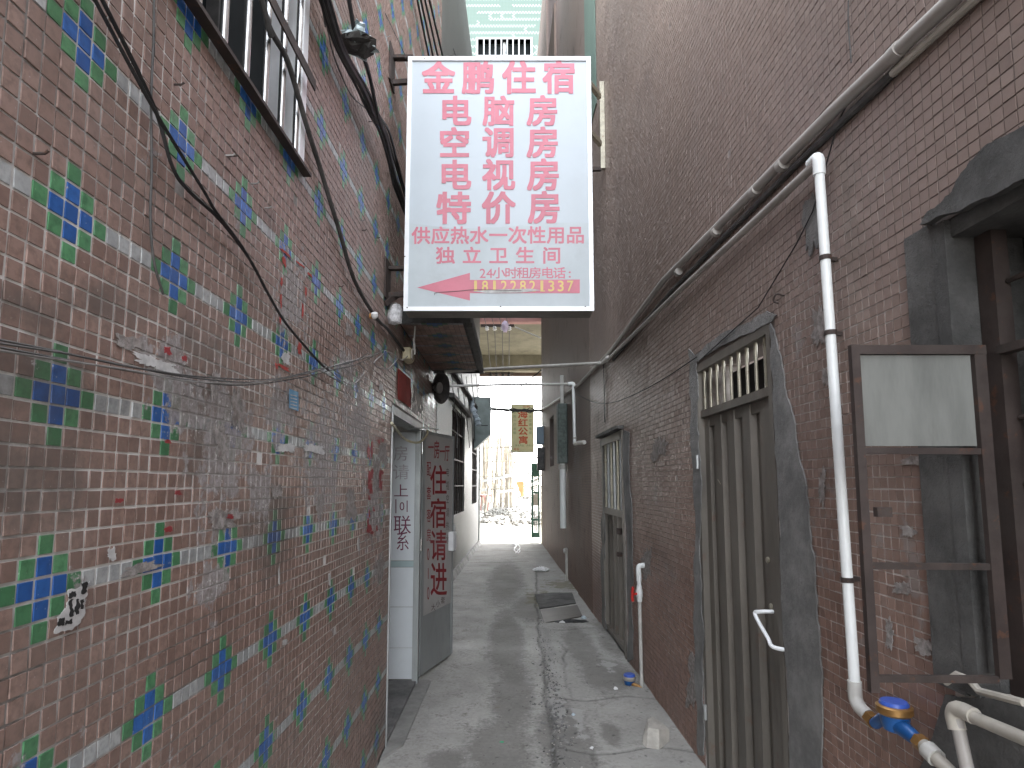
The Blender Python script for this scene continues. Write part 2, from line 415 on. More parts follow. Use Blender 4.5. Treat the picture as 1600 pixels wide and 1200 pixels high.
mt_galv = M('galvanised_steel', (0.33, 0.345, 0.34), 0.5, 0.3, 0.2, 5, 0.45, (0.10, 0.095, 0.085), 0.1, stretch=(1, 1, .4))
mt_whitetile = M('white_glazed_tile', (0.66, 0.69, 0.71), 0.22, 0, 0.03, 3, 0.16, (0.4, 0.41, 0.42), 0.03)
mt_aquatile = M('pale_aqua_tile', (0.38, 0.47, 0.48), 0.25, 0, 0.05, 5, 0.25, (0.25, 0.28, 0.28), 0.03)
mt_dark = M('dark_room', (0.02, 0.02, 0.021), 0.9, 0, 0.2, 3, 0.2, bump=0.0)
mt_glass = M('dusty_window_glass', (0.012, 0.015, 0.016), 0.6, 0, 0.3, 3, 0.4, (0.03, 0.03, 0.03), 0.02, spec=0.08)
mt_paper = M('old_white_paper', (0.50, 0.49, 0.48), 0.9, 0, 0.2, 30, 0.5, (0.28, 0.26, 0.25), 0.1)
mt_paste = M('grey_paste_residue', (0.27, 0.245, 0.23), 0.92, 0, 0.45, 38, 0.65, (0.15, 0.10, 0.085), 0.8, dscale=26)
mt_bluepaper = M('blue_sticker', (0.10, 0.26, 0.42), 0.6, 0, 0.15, 30, 0.35, (0.35, 0.42, 0.48), 0.03)
mt_bag = M('grey_plastic_bag', (0.36, 0.43, 0.44), 0.4, 0, 0.25, 14, 0.5, (0.08, 0.08, 0.075), 0.6)
mt_rag = M('pale_blue_cloth', (0.46, 0.53, 0.58), 0.85, 0, 0.15, 10, 0.4, (0.22, 0.24, 0.26), 0.4)
mt_pinkbag = M('lilac_plastic_bag', (0.62, 0.52, 0.66), 0.45, 0, 0.15, 14, 0.2, (0.4, 0.3, 0.4), 0.5)
mt_foam = M('white_foam_wrap', (0.58, 0.57, 0.58), 0.95, 0, 0.3, 60, 0.35, (0.2, 0.19, 0.19), 0.8)
mt_porcelain = M('white_porcelain', (0.72, 0.71, 0.70), 0.3, 0, 0.06, 20, 0.2, bump=0.03)
mt_cream = M('cream_plastic', (0.50, 0.44, 0.29), 0.45, 0, 0.12, 14, 0.4, (0.2, 0.17, 0.12), 0.05)
mt_greenbox = M('grey_green_enamel', (0.20, 0.245, 0.235), 0.45, 0.1, 0.15, 4, 0.45, (0.10, 0.11, 0.10), 0.08)
mt_bluebox = M('blue_grey_enamel', (0.13, 0.19, 0.24), 0.45, 0.1, 0.15, 5, 0.35, bump=0.06)
mt_gate = M('dark_green_paint', (0.02, 0.075, 0.05), 0.45, 0.1, 0.2, 6, 0.3, bump=0.08)
mt_greenpipe = M('mottled_green_steel', (0.065, 0.085, 0.075), 0.55, 0.2, 0.35, 22, 0.5, (0.22, 0.23, 0.22), 0.2)
mt_tan = M('yellow_banner', (0.70, 0.65, 0.36), 0.6, 0, 0.06, 4, 0.2, (0.36, 0.31, 0.17), 0.04)
mt_orangeprint = M('orange_print', (0.58, 0.10, 0.03), 0.55, 0, 0.1, 10, 0.2, (0.6, 0.3, 0.15), 0.02)
mt_greenprint = M('green_print', (0.22, 0.30, 0.12), 0.6, 0, 0.1, 10, 0.3, (0.4, 0.38, 0.2), 0.02)
mt_bamboo = M('weathered_bamboo', (0.46, 0.42, 0.36), 0.6, 0, 0.3, 2, 0.4, (0.14, 0.11, 0.08), 0.15)
mt_timber = M('grey_timber', (0.40, 0.36, 0.31), 0.8, 0, 0.4, 2, 0.5, (0.09, 0.07, 0.055), 0.3)
mt_orange = M('orange_board', (0.45, 0.22, 0.08), 0.6, 0, 0.1, 3, 0.2, bump=0.05)
mt_tarp = M('white_sheet_metal', (0.62, 0.64, 0.66), 0.5, 0.1, 0.1, 2, 0.3, (0.3, 0.3, 0.3), 0.1)
mt_stone = M('pale_broken_stone', (0.44, 0.415, 0.37), 0.9, 0, 0.2, 9, 0.35, (0.22, 0.19, 0.16), 0.5)
mt_rubble = M('site_rubble', (0.27, 0.26, 0.24), 0.95, 0, 0.3, 3, 0.3, (0.12, 0.11, 0.10), 0.6)
mt_brownslab = M('brown_painted_slab', (0.11, 0.075, 0.058), 0.7, 0, 0.2, 4, 0.35, bump=0.15)
mt_pinkwall = M('pink_plaster', (0.42, 0.22, 0.20), 0.8, 0, 0.12, 3, 0.35, (0.2, 0.13, 0.12), 0.15)
mt_cloth_white = M('crumpled_white_plastic', (0.74, 0.74, 0.73), 0.5, 0, 0.1, 20, 0.25, (0.4, 0.4, 0.4), 0.4)
mt_speaker = M('dark_enamel', (0.045, 0.043, 0.042), 0.5, 0.2, 0.3, 10, 0.5, (0.12, 0.11, 0.10), 0.1)

# ---------------------------------------------------------------- lettering
_gl = {}
def glyph(ch):
    if ch in _gl: return _gl[ch]
    cu = bpy.data.curves.new('lettering_curve', 'FONT'); cu.body = ch; cu.resolution_u = 3
    ob = bpy.data.objects.new('lettering_source', cu); C.objects.link(ob)
    dg = bpy.context.evaluated_depsgraph_get(); dg.update()
    me = bpy.data.meshes.new_from_object(ob.evaluated_get(dg))
    v = [tuple(p.co) for p in me.vertices]; f = [tuple(p.vertices) for p in me.polygons]
    bpy.data.meshes.remove(me); bpy.data.objects.remove(ob); bpy.data.curves.remove(cu)
    _gl[ch] = (v, f); return _gl[ch]
def letters(mb, items, mapper, off=0.012, m=0, lift=0.0015, exact=False):
    """items: (character, centre u, centre v, width, height) in the mapper's own plane units; off > 0 thickens the strokes"""
    for ch, u, v, wd, ht in items:
        vs, fs = glyph(ch); a = np.array(vs if exact else glyph('国')[0])
        x0, x1, y0, y1 = a[:, 0].min(), a[:, 0].max(), a[:, 1].min(), a[:, 1].max()
        d = max(off, 0)
        for k, (dx, dy) in enumerate([(0, 0)] if d < 1e-4 else [(0, 0), (-d, -d), (d, -d), (d, d), (-d, d), (d, 0), (-d, 0), (0, d), (0, -d)]):
            sc = 1 - 2 * d
            pts = [mapper(u + ((p[0] - (x0 + x1) / 2) / (x1 - x0) * sc + dx) * wd, v - ((p[1] - (y0 + y1) / 2) / (y1 - y0) * sc + dy) * ht, lift + k * 0.00004) for p in vs]
            mb.add(pts, fs, m)
    return mb
def jag(poly, n=4, amt=0.15, cap=2.6):
    """subdivide and roughen a 2-D outline (midpoint displacement)"""
    pts = [Vector(p) for p in poly]; lv = 4 if n >= 6 else 3 if n >= 4 else 2
    for k in range(lv):
        out = []
        for i in range(len(pts)):
            a = pts[i]; b = pts[(i + 1) % len(pts)]; d = b - a; m_ = (a + b) / 2 + Vector((-d.y, d.x)) * max(-cap, min(cap, R.uniform(-1, 1) * amt * d.length * (1.0 if k else .6))) * .75 ** k / max(d.length, 1e-6)
            out += [a, m_]
        pts = out
    return pts
def ragged(x, y, w_, h_, s=0.0, amt=0.36, n=52):
    """a torn, star-shaped outline filling a w x h box sheared by s"""
    ph = [R.uniform(0, 6.28) for _ in range(5)]; out = []
    for i in range(n):
        a = 2 * math.pi * i / n; c_, s_ = math.cos(a), math.sin(a)
        r_ = 1 / max((abs(c_) ** 4 + abs(s_) ** 4) ** .25, .01)
        r_ *= 1 - amt * (.45 + .3 * math.sin(2 * a + ph[0]) + .3 * math.sin(3 * a + ph[1]) + .22 * math.sin(5 * a + ph[2]) + .15 * math.sin(9 * a + ph[3])) + R.uniform(-.26, .20) * amt * 2.2
        dx = c_ * r_ * w_ / 2; out.append(Vector((x + dx, y + s_ * r_ * h_ / 2 + s * dx)))
    return out

# ================================================================ GROUND
rng = np.random.default_rng(5)
def vnoise(x, y, sc, seed):
    g = np.random.default_rng(seed).random((64, 64))
    x = x * sc + 100; y = y * sc + 100
    xi = np.floor(x).astype(int); yi = np.floor(y).astype(int); fx = x - xi; fy = y - yi
    fx = fx * fx * (3 - 2 * fx); fy = fy * fy * (3 - 2 * fy)
    a = g[xi % 64, yi % 64]; b = g[(xi + 1) % 64, yi % 64]; c = g[xi % 64, (yi + 1) % 64]; d = g[(xi + 1) % 64, (yi + 1) % 64]
    return (a * (1 - fx) + b * fx) * (1 - fy) + (c * (1 - fx) + d * fx) * fy
def fbm(x, y, sc, seed, o=4):
    s = 0; amp = 1; tot = 0
    for k in range(o): s = s + amp * vnoise(x, y, sc * 2 ** k, seed + k); tot += amp; amp *= 0.5
    return s / tot
EDGE = [(-3, .16), (2.5, .20), (3.6, .235), (4.4, .255), (5.1, .26), (5.7, .30), (6.4, .27), (7.0, .30), (8.8, .34), (10.5, .42), (12.5, .50), (16.4, .52)]
def edge_x(y): return np.interp(y, [e[0] for e in EDGE], [e[1] for e in EDGE]) + 0.07 * (fbm(y * 0 + 3.3, y, 2.6, 41) - .5) + 0.03 * (fbm(y * 0 + 9.3, y, 11, 42) - .5)
def floor_h(x, y):
    e = x - edge_x(y)
    h = 0.012 * (fbm(x, y, 1.1, 1) - .5) + 0.005 * (fbm(x, y, 7, 11) - .5) + 0.003 * (fbm(x, y, 26, 15, 3) - .5)
    st = 1 / (1 + np.exp(-np.clip((e - 0.01) / 0.007, -40, 40)))
    fade = np.clip((12.5 - y) / 3, 0, 1)
    h = h + st * 0.022 * fade * (0.4 + 1.2 * fbm(x, y, 1.6, 21))
    crack = np.exp(-(e / 0.014) ** 2) * (0.3 + 1.4 * fbm(x, y, 4.2, 31)) * fade
    h = h - 0.014 * crack * (fbm(x, y, 3.1, 33) > .42)
    e2 = x - edge_x(y) - 0.20 - 0.16 * (fbm(x * 0 + 1.1, y, 1.5, 51) - .5) - 0.05 * (fbm(x * 0 + 5.1, y, 9, 52) - .5)
    c2 = np.exp(-(e2 / 0.010) ** 2) * np.clip(2.2 * fbm(x, y, 2.3, 53) - .7, 0, 1) * (y < 6.6)
    h = h - 0.012 * c2
    rub = np.clip(1 - np.abs(e - .06) / .10, 0, 1) * np.clip((fbm(x, y, 1.7, 61) - .42) * 4, 0, 1) * (y < 7)
    h = h + rub * 0.030 * (fbm(x, y, 20, 62, 3) - .35)
    # cross joints of the side strip and of the floor far down the alley
    cj = 0
    for yj in (4.62, 3.75, 6.75, 11.2): cj = cj + np.exp(-((y - yj - 0.05 * np.sin(x * 9)) / 0.010) ** 2) * (e > 0.02)
    cj = cj + np.exp(-((y - 12.6 - .12 * x - 0.04 * np.sin(x * 7)) / 0.03) ** 2) * (x < .35)
    h = h - 0.012 * np.clip(cj, 0, 1)
    dr = ((x > edge_x(y) + .0) & (y > 7.05) & (y < 9.0))
    h = np.where(dr, h - 0.02, h)
    return h, np.clip(crack + c2 + np.clip(cj, 0, 1), 0, 1), st, rub
def floor_z(x, y): return float(floor_h(np.array([x]), np.array([y]))[0][0])
xs = np.linspace(-1.35, 1.30, 150); ys = np.concatenate([np.linspace(-4, 2.2, 40), np.linspace(2.24, 9, 420), np.linspace(9.05, 16.42, 150)])
XX, YY = np.meshgrid(xs, ys); hh, ck, stp, rub = floor_h(XX, YY)
me = bpy.data.meshes.new('alley_floor'); nx, ny = len(xs), len(ys)
me.vertices.add(nx * ny); me.vertices.foreach_set('co', np.stack([XX, YY, hh], -1).astype(np.float32).ravel())
ii = (np.arange(ny - 1)[:, None] * nx + np.arange(nx - 1)[None]).ravel(); q = np.stack([ii, ii + 1, ii + nx + 1, ii + nx], -1)
me.loops.add(q.size); me.loops.foreach_set('vertex_index', q.ravel().astype(np.int32)); me.polygons.add(len(q)); me.polygons.foreach_set('loop_start', np.arange(0, q.size, 4, dtype=np.int32))
me.update()
at = me.attributes.new('marks', 'FLOAT_COLOR', 'POINT'); at.data.foreach_set('color', np.stack([ck, stp, rub, np.ones_like(ck)], -1).astype(np.float32).ravel())
me.polygons.foreach_set('use_smooth', [True] * len(q))
def m_floor():
    t = NT('stained_concrete')
    a = t.n('ShaderNodeAttribute', attribute_name='marks'); sp = t.n('ShaderNodeSeparateColor'); t.set(sp.inputs[0], a.outputs['Color'])
    crack, strip, rubb = sp.outputs[0], sp.outputs[1], sp.outputs[2]
    n1 = t.noise(1.6, 7, 0.68); n2 = t.noise(7, 6, 0.7); n3 = t.noise(38, 5, 0.7)
    k = t.mix(t.ramp(n1, .3, .7), (0.33, 0.318, 0.292), (0.49, 0.475, 0.44))
    k = t.mix(t.math('MULTIPLY', t.ramp(n3, .35, .7), .35), k, (0.19, 0.19, 0.18))
    k = t.mix(t.math('MULTIPLY', strip, 0.35), k, (0.31, 0.305, 0.285))
    g = lambda x, y: tuple(G(x, y))
    wet = t.blobs([(g(790, 1000), (.26, 2.2, 9)), (g(800, 1080), (.22, 1.3, 9)), (g(780, 1180), (.30, .7, 9)), (g(790, 905), (.42, 3.2, 9)), (g(960, 985), (.30, .9, 9)), (g(880, 1150), (.25, .8, 9)), (g(830, 950), (.4, 1.2, 9)), (g(950, 1060), (.32, .7, 9)), (g(905, 1010), (.22, 1.2, 9)), (g(960, 1010), (.2, .6, 9)), (g(890, 1180), (.18, .5, 9)), (g(955, 1150), (.1, .25, 9)), (g(700, 1190), (.2, .2, 9))])
    wm = t.ramp(t.math('ADD', t.math('ADD', t.math('ADD', t.math('MULTIPLY', n1, .50), t.math('MULTIPLY', n2, .45)), t.math('MULTIPLY', n3, .25)), t.math('MULTIPLY', wet, .46)), .64, .84)
    k = t.mix(t.math('MULTIPLY', wm, .58), k, t.mix(n2, (0.065, 0.061, 0.054), (0.17, 0.16, 0.145)))
    dirt2 = t.ramp(t.math('ADD', t.math('MULTIPLY', t.noise(4.5, 8, .75), .7), t.math('MULTIPLY', n3, .3)), .52, .66); k = t.mix(t.math('MULTIPLY', dirt2, .5), k, (0.105, 0.092, 0.074))
    pale = t.ramp(t.math('ADD', t.math('MULTIPLY', t.noise(3.1, 8, .75), .7), t.math('MULTIPLY', n3, .3)), .55, .66); k = t.mix(t.math('MULTIPLY', pale, .4), k, (0.50, 0.49, 0.465))
    moss = t.blobs([(g(880, 915), (.5, .7, 9)), (g(840, 935), (.25, 1.1, 9)), (g(940, 900), (.2, 2.0, 9))])
    k = t.mix(t.math('MULTIPLY', t.ramp(t.math('ADD', n2, t.math('MULTIPLY', moss, .35)), .62, .75), .7), k, (0.17, 0.155, 0.095))
    lime = t.blobs([(g(870, 1110), (.12, .9, 9)), (g(905, 1130), (.10, .6, 9)), (g(870, 1050), (.1, .5, 9)), (g(950, 1045), (.15, .3, 9))])
    k = t.mix(t.math('MULTIPLY', t.ramp(t.math('ADD', n2, t.math('MULTIPLY', lime, .4)), .70, .80), .75), k, (0.42, 0.41, 0.39))
    k = t.mix(t.math('MULTIPLY', t.ramp(rubb, .1, .7), .5), k, t.mix(n3, (0.10, .098, .09), (.36, .35, .33)))
    spot = t.ramp(t.noise(17, 3, .6), .66, .70); k = t.mix(t.math('MULTIPLY', spot, .55), k, (0.045, 0.043, 0.04))
    spk = t.ramp(t.noise(70, 2, .5), .70, .74); k = t.mix(t.math('MULTIPLY', spk, .5), k, (0.42, 0.41, 0.39))
    k = t.mix(t.math('MULTIPLY', crack, .6), k, (0.03, 0.028, 0.025))
    sepp = t.n('ShaderNodeSeparateXYZ'); t.set(sepp.inputs[0], t.pos())
    return t.out(k, 1.0, 0, t.math('ADD', n3, t.math('MULTIPLY', t.noise(120, 4), .5)), .45, .006)
mt_floor = m_floor()
fl = put('alley_floor', me, None, kind='structure'); me.materials.append(mt_floor)
mb = MB(); mb.add([(-400, -400, -.06), (400, -400, -.06), (400, 700, -.06), (-400, 700, -.06)], [(0, 1, 2, 3)])
mt_ground = M('pale_dusty_ground', (0.20, 0.19, 0.175), 0.95, 0, 0.2, 0.8, 0.3, (0.18, 0.17, 0.155), 0.3)
put('site_ground', mb, mt_ground, kind='structure')

# ================================================================ wall tools
def cut_wall(mb, x0, x1, y0, y1, z0, z1, holes, m=0):
    cuts = sorted({y0, y1, *[c for h in holes for c in h[:2] if y0 < c < y1]})
    for a, b in zip(cuts, cuts[1:]):
        zz = z0
        for h in sorted([h for h in holes if h[0] <= a + 1e-6 and h[1] >= b - 1e-6], key=lambda h: h[2]):
            if h[2] > zz + 1e-6: mb.box((x0, a, zz), (x1, b, h[2]), m)
            zz = max(zz, h[3])
        if zz < z1: mb.box((x0, a, zz), (x1, b, z1), m)
    return mb
TT = 0.0020                                               # how proud a tile stands
def tile_field(parent, frame, sx, t, yr, zr, y_ref, z_ref, keep, colour, mats, n_single, joint=0.0036, side='tile'):
    i0, i1 = int((yr[0] - y_ref) / t) - 1, int((yr[1] - y_ref) / t) + 1
    j0, j1 = int((zr[0] - z_ref) / t) - 1, int((zr[1] - z_ref) / t) + 1
    I, J = np.meshgrid(np.arange(i0, i1 + 1), np.arange(j0, j1 + 1)); I = I.ravel(); J = J.ravel()
    y = y_ref + I * t; z = z_ref + J * t
    ok = (y - t / 2 >= yr[0]) & (y + t / 2 <= yr[1]) & (z - t / 2 >= zr[0]) & (z + t / 2 <= zr[1]) & keep(y, z)
    I, J, y, z = I[ok], J[ok], y[ok], z[ok]; col = colour(I, J)
    # picture size of each tile
    P = np.array(frame.o)[None] + np.array(frame.ey)[None] * y[:, None] + np.array([0, 0, 1.0])[None] * z[:, None]
    v = P - np.array(EYE); zc = v[:, 1] * _cp + v[:, 2] * _sp; u = -v[:, 1] * _sp + v[:, 2] * _cp
    zs = np.where(zc > .05, zc, 1e9); px = PX0 + F_PX * v[:, 0] / zs; py = PY0 - F_PX * u / zs
    size = np.where((px > -5) & (px < 1605) & (py > -5) & (py < 1205) & (zc > .05), F_PX * t / zs * F_PX * t * np.abs(v[:, 0]) / zs ** 2, 0)
    order = np.argsort(-size); single = np.zeros(len(y), bool); single[order[:n_single]] = True
    half = t / 2 - joint / 2; ch = 0.0011
    def geo(yc, zc_, n):
        k = len(yc); jy = rng.normal(0, .0004, k); jz = rng.normal(0, .0004, k); hy = half + rng.normal(0, .0003, k); hz = half + rng.normal(0, .0003, k)
        out = np.zeros((k, 8, 3)); tl = rng.normal(0, .0003, (k, 2)); dp = rng.normal(0, .0003, k)
        for a, (sy, sz) in enumerate(((-1, -1), (1, -1), (1, 1), (-1, 1))):
            out[:, a] = np.stack([np.full(k, -.002 * sx), yc + jy + sy * hy, zc_ + jz + sz * hz], -1)
            out[:, 4 + a] = np.stack([sx * (TT + dp + tl[:, 0] * sy + tl[:, 1] * sz), yc + jy + sy * (hy - ch), zc_ + jz + sz * (hz - ch)], -1)
        return out
    FQ = np.array([[4, 5, 6, 7], [0, 1, 5, 4], [1, 2, 6, 5], [2, 3, 7, 6], [3, 0, 4, 7]])
    if sx < 0: FQ = FQ[:, ::-1]
    def tmesh(name, V, cols):
        k = len(V); me = bpy.data.meshes.new(name); me.vertices.add(k * 8); me.vertices.foreach_set('co', V.astype(np.float32).ravel())
        q = (np.arange(k)[:, None, None] * 8 + FQ[None]).reshape(-1, 4).astype(np.int32)
        me.loops.add(q.size); me.loops.foreach_set('vertex_index', q.ravel()); me.polygons.add(len(q)); me.polygons.foreach_set('loop_start', np.arange(0, q.size, 4, dtype=np.int32))
        for m_ in mats: me.materials.append(m_)
        me.polygons.foreach_set('material_index', np.repeat(cols, 5).astype(np.int32)); me.polygons.foreach_set('use_smooth', [False] * len(q)); me.update(calc_edges=True); return me
    shared = {}
    for k in np.where(single)[0]:
        key = (int(col[k]), R.randrange(5))
        if key not in shared: shared[key] = tmesh('tile', geo(np.zeros(1), np.zeros(1), 1), np.array([key[0]]))
        o = bpy.data.objects.new('tile', shared[key]); C.objects.link(o); o.parent = parent; o.location = (0, y[k], z[k])
    rest = ~single
    o = bpy.data.objects.new(side, tmesh(side, geo(y[rest], z[rest], 0), col[rest])); C.objects.link(o); o.parent = parent; o['kind'] = 'stuff'
    return o

# ================================================================ LEFT TILED BUILDING
T = 0.03547; YC, ZC = 0.9992, 2.3886
LB = thing('tiled_building', 'brown tiled building with blue and green diamond tile pattern and barred window', 'building', (XL, 0, 0))
WIN = (0.70, 2.075, 2.728, 4.1); DOOR = (3.80, 5.02, -0.2, 2.105)
LY1 = 6.06
mb = MB(); cut_wall(mb, -.25, 0, -2.5, 3.3, -.2, 5.0, [WIN]); cut_wall(mb, -.25, 0, 3.3, LY1, -.2, 7.2, [DOOR])
mb.box((-4, LY1 - .25, -.2), (-.25, LY1, 7.2)); mb.box((-4, -2.5, -.2), (-.25, -2.25, 5.0)); mb.box((-4, 3.3, 4.5), (-.25, 3.55, 7.2))
wall = put('wall', mb, mt_grout_l, LB)
def diamond(I, J):
    a = np.abs((I + 4) % 9 - 4); b = np.abs((J + 4) % 9 - 4); d = a + b
    c = np.zeros(len(I), int); c[(b == 0) & (a >= 3)] = 3; c[d == 2] = 2; c[d <= 1] = 1
    return c
MISS = np.random.default_rng(3)
def keep_left(y, z):
    k = (z < 2.35 + .92 * y) & ((z < 4.97) | (y > 3.32))
    for h in (WIN, DOOR): k &= ~((y > h[0] - T * .55) & (y < h[1] + T * .55) & (z > h[2] - T * .55) & (z < h[3] + T * .55))
    k &= ~((np.abs(y - 4.86) < .28) & (np.abs(z - 2.25) < .10) & (MISS.random(len(y)) < .7))
    return k & (MISS.random(len(y)) > .0015)
tile_field(wall, FL, 1, T, (.25, LY1), (0.0, 7.1), YC, ZC, keep_left, diamond, mt_tile, 300, side='tile_field')
# corner strip of the wall
put('corner_strip', MB().box((-.004, LY1 - .012, 0), (.008, LY1 + .006, 5.5)), mt_alu_grey, LB)
# the barred window
wn_ = put('window', MB().box((-.14, WIN[0], WIN[2]), (-.12, WIN[1], WIN[3])), mt_glass, LB)
mb = MB()
mb.box((-.115, WIN[1] - .05, WIN[2] + .035), (.010, WIN[1] - .002, WIN[3])); put('frame', mb, mt_alu, wn_)
mb = MB(); mb.box((-.118, WIN[0], WIN[2] + .002), (-.03, WIN[1] - .05, WIN[2] + .03)); mb.box((-.118, 1.17, WIN[2] + .03), (-.08, 1.21, WIN[3])); mb.box((-.118, 1.60, WIN[2] + .03), (-.08, 1.635, WIN[3]))
put('sash', mb, mt_dkgrey, wn_)
mb = MB(); mb.bar((.02, WIN[0] - .1, WIN[2] - .004), (.02, WIN[1] + .01, WIN[2] - .004), .03, .012); put('rail', mb, mt_brown_paint, wn_)
mb = MB(); mb.bar((.035, WIN[0] - .1, 3.06), (.035, WIN[1] + .012, 3.075), .006, .040); put('rail', mb, mt_rust, wn_)
for k in range(11):
    yb = 2.018 - k * .1325
    if yb > .55: put('bar', MB().tube([(-.004, yb, WIN[2] + .003), (-.004, yb, 4.08)], .0115, 10), mt_stainless, wn_, smooth=True)
# hostel doorway: frame, passage
mb = MB(); a, b, c = DOOR[0], DOOR[1], DOOR[3]
mb.box((-.12, a, 0), (.008, a + .018, c)); put('door_frame', mb, mt_alu_grey, LB)
mb = MB(); mb.box((-.034, b - .060, .0), (.012, b - .004, c - .06)); mb.box((-.10, a + .018, c - .058), (.010, b - .004, c - .004)); put('door_frame', mb, mt_galv, LB)
mb = MB(); mb.box((-1.3, a - .2, -.02), (-.0, b + .15, .035)); put('threshold', mb, mt_cement, LB)
mb = MB(); mb.box((-1.32, a - .25, .035), (-1.25, b + .3, 2.9)); mb.box((-1.25, a - .25, .035), (-.25, a - .2, 2.9)); mb.box((-1.25, a - .2, 2.6), (-.25, b + .3, 2.9)); mb.box((-1.25, b + .012, .035), (-.251, b + .03, 2.6))
put('passage_wall', mb, mt_plaster, LB)
yw = b - .018
mb = MB(); mb.box((-1.24, yw - .004, .036), (-.036, yw + .0165, 2.04)); pw = put('passage_wall', mb, mt_plaster, LB)
fx = lambda x: D(x, 900, yw).x - XL
zz = lambda y: D(630, y, yw).z
zb = [.04, zz(1012) , zz(948), zz(886)]
for z0, z1 in zip(zb, zb[1:]):
    for x0, x1 in ((-.62, -.332), (-.328, -.037)): put('tile', MB().box((x0, yw - .011, z0 + .002), (x1, yw - .004, z1 - .002), 0, .001), mt_whitetile, pw)
for x0, x1 in ((-.62, -.332), (-.328, -.037)): put('tile', MB().box((x0, yw - .013, zz(886) + .002), (x1, yw - .004, zz(876) - .002), 0, .001), mt_aquatile, pw)
put('painted_panel', MB().box((-.62, yw - .009, zz(875.5)), (-.037, yw - .004, 2.035)), mt_whitetile, pw)
pmap = lambda u, v, l: (D(u, v, yw).x - XL, yw - .010 - l, D(u, v, yw).z)
mb = MB(); letters(mb, [('上', 627, 767, 20, 19), ('联', 629, 820, 24, 27), ('系', 629.5, 846, 18, 28)], pmap, -.012); letters(mb, [('l', 619, 791, 1.6, 22), ('0', 628.5, 791, 7.5, 13), ('l', 636.5, 791, 1.6, 18)], pmap, 0, exact=True)
put('lettering', mb, mt_ink, pw)
mb = MB(); letters(mb, [('房', 627, 709, 20, 22), ('请', 627, 738, 22, 22)], pmap, -.012); put('lettering', mb, mt_ink_faint, pw, label='faint rubbed-out handwriting')
# step strip along the sill
mb = MB(); mb.prism([(.0, a - .15, -.03), (.10, a + .05, -.03), (.11, b + .02, -.03), (.0, b + .08, -.03)], (0, 0, .045)); put('sill', mb, mt_concrete, LB)
# canopy over the door
CZ = 2.685; CX = -.28 - XL; CY0, CY1 = 3.95, 5.68
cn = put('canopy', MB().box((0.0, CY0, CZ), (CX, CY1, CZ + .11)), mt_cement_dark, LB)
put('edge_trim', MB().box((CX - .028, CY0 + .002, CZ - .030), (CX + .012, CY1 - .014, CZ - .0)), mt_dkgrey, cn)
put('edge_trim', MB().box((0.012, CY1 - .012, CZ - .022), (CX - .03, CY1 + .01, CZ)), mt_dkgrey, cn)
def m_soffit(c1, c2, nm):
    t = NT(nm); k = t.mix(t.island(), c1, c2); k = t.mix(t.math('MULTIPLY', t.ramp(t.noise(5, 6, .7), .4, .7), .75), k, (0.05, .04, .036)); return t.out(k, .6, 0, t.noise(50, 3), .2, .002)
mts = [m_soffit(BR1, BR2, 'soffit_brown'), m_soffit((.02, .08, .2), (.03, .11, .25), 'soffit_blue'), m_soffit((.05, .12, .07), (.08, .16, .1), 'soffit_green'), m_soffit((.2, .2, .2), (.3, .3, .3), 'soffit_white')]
I, J = np.meshgrid(np.arange(0, int((CX - .05) / T)), np.arange(0, int((CY1 - CY0 - .03) / T))); I = I.ravel(); J = J.ravel(); cc = diamond(I + 3, J)
mb = MB()
for i, j, c_ in zip(I, J, cc):
    x = .012 + i * T; y = CY0 + .006 + j * T; mb.add([(x, y, CZ - .004), (x + T - .003, y, CZ - .004), (x + T - .003, y + T - .003, CZ - .004), (x, y + T - .003, CZ - .004), (x, y, CZ - .0002), (x + T - .003, y, CZ - .0002), (x + T - .003, y + T - .003, CZ - .0002), (x, y + T - .003, CZ - .0002)], [(0, 1, 2, 3), (0, 1, 5, 4), (1, 2, 6, 5), (2, 3, 7, 6), (3, 0, 4, 7)], int(c_))
put('tile_field', mb, mts, cn, kind='stuff')
PK = 0
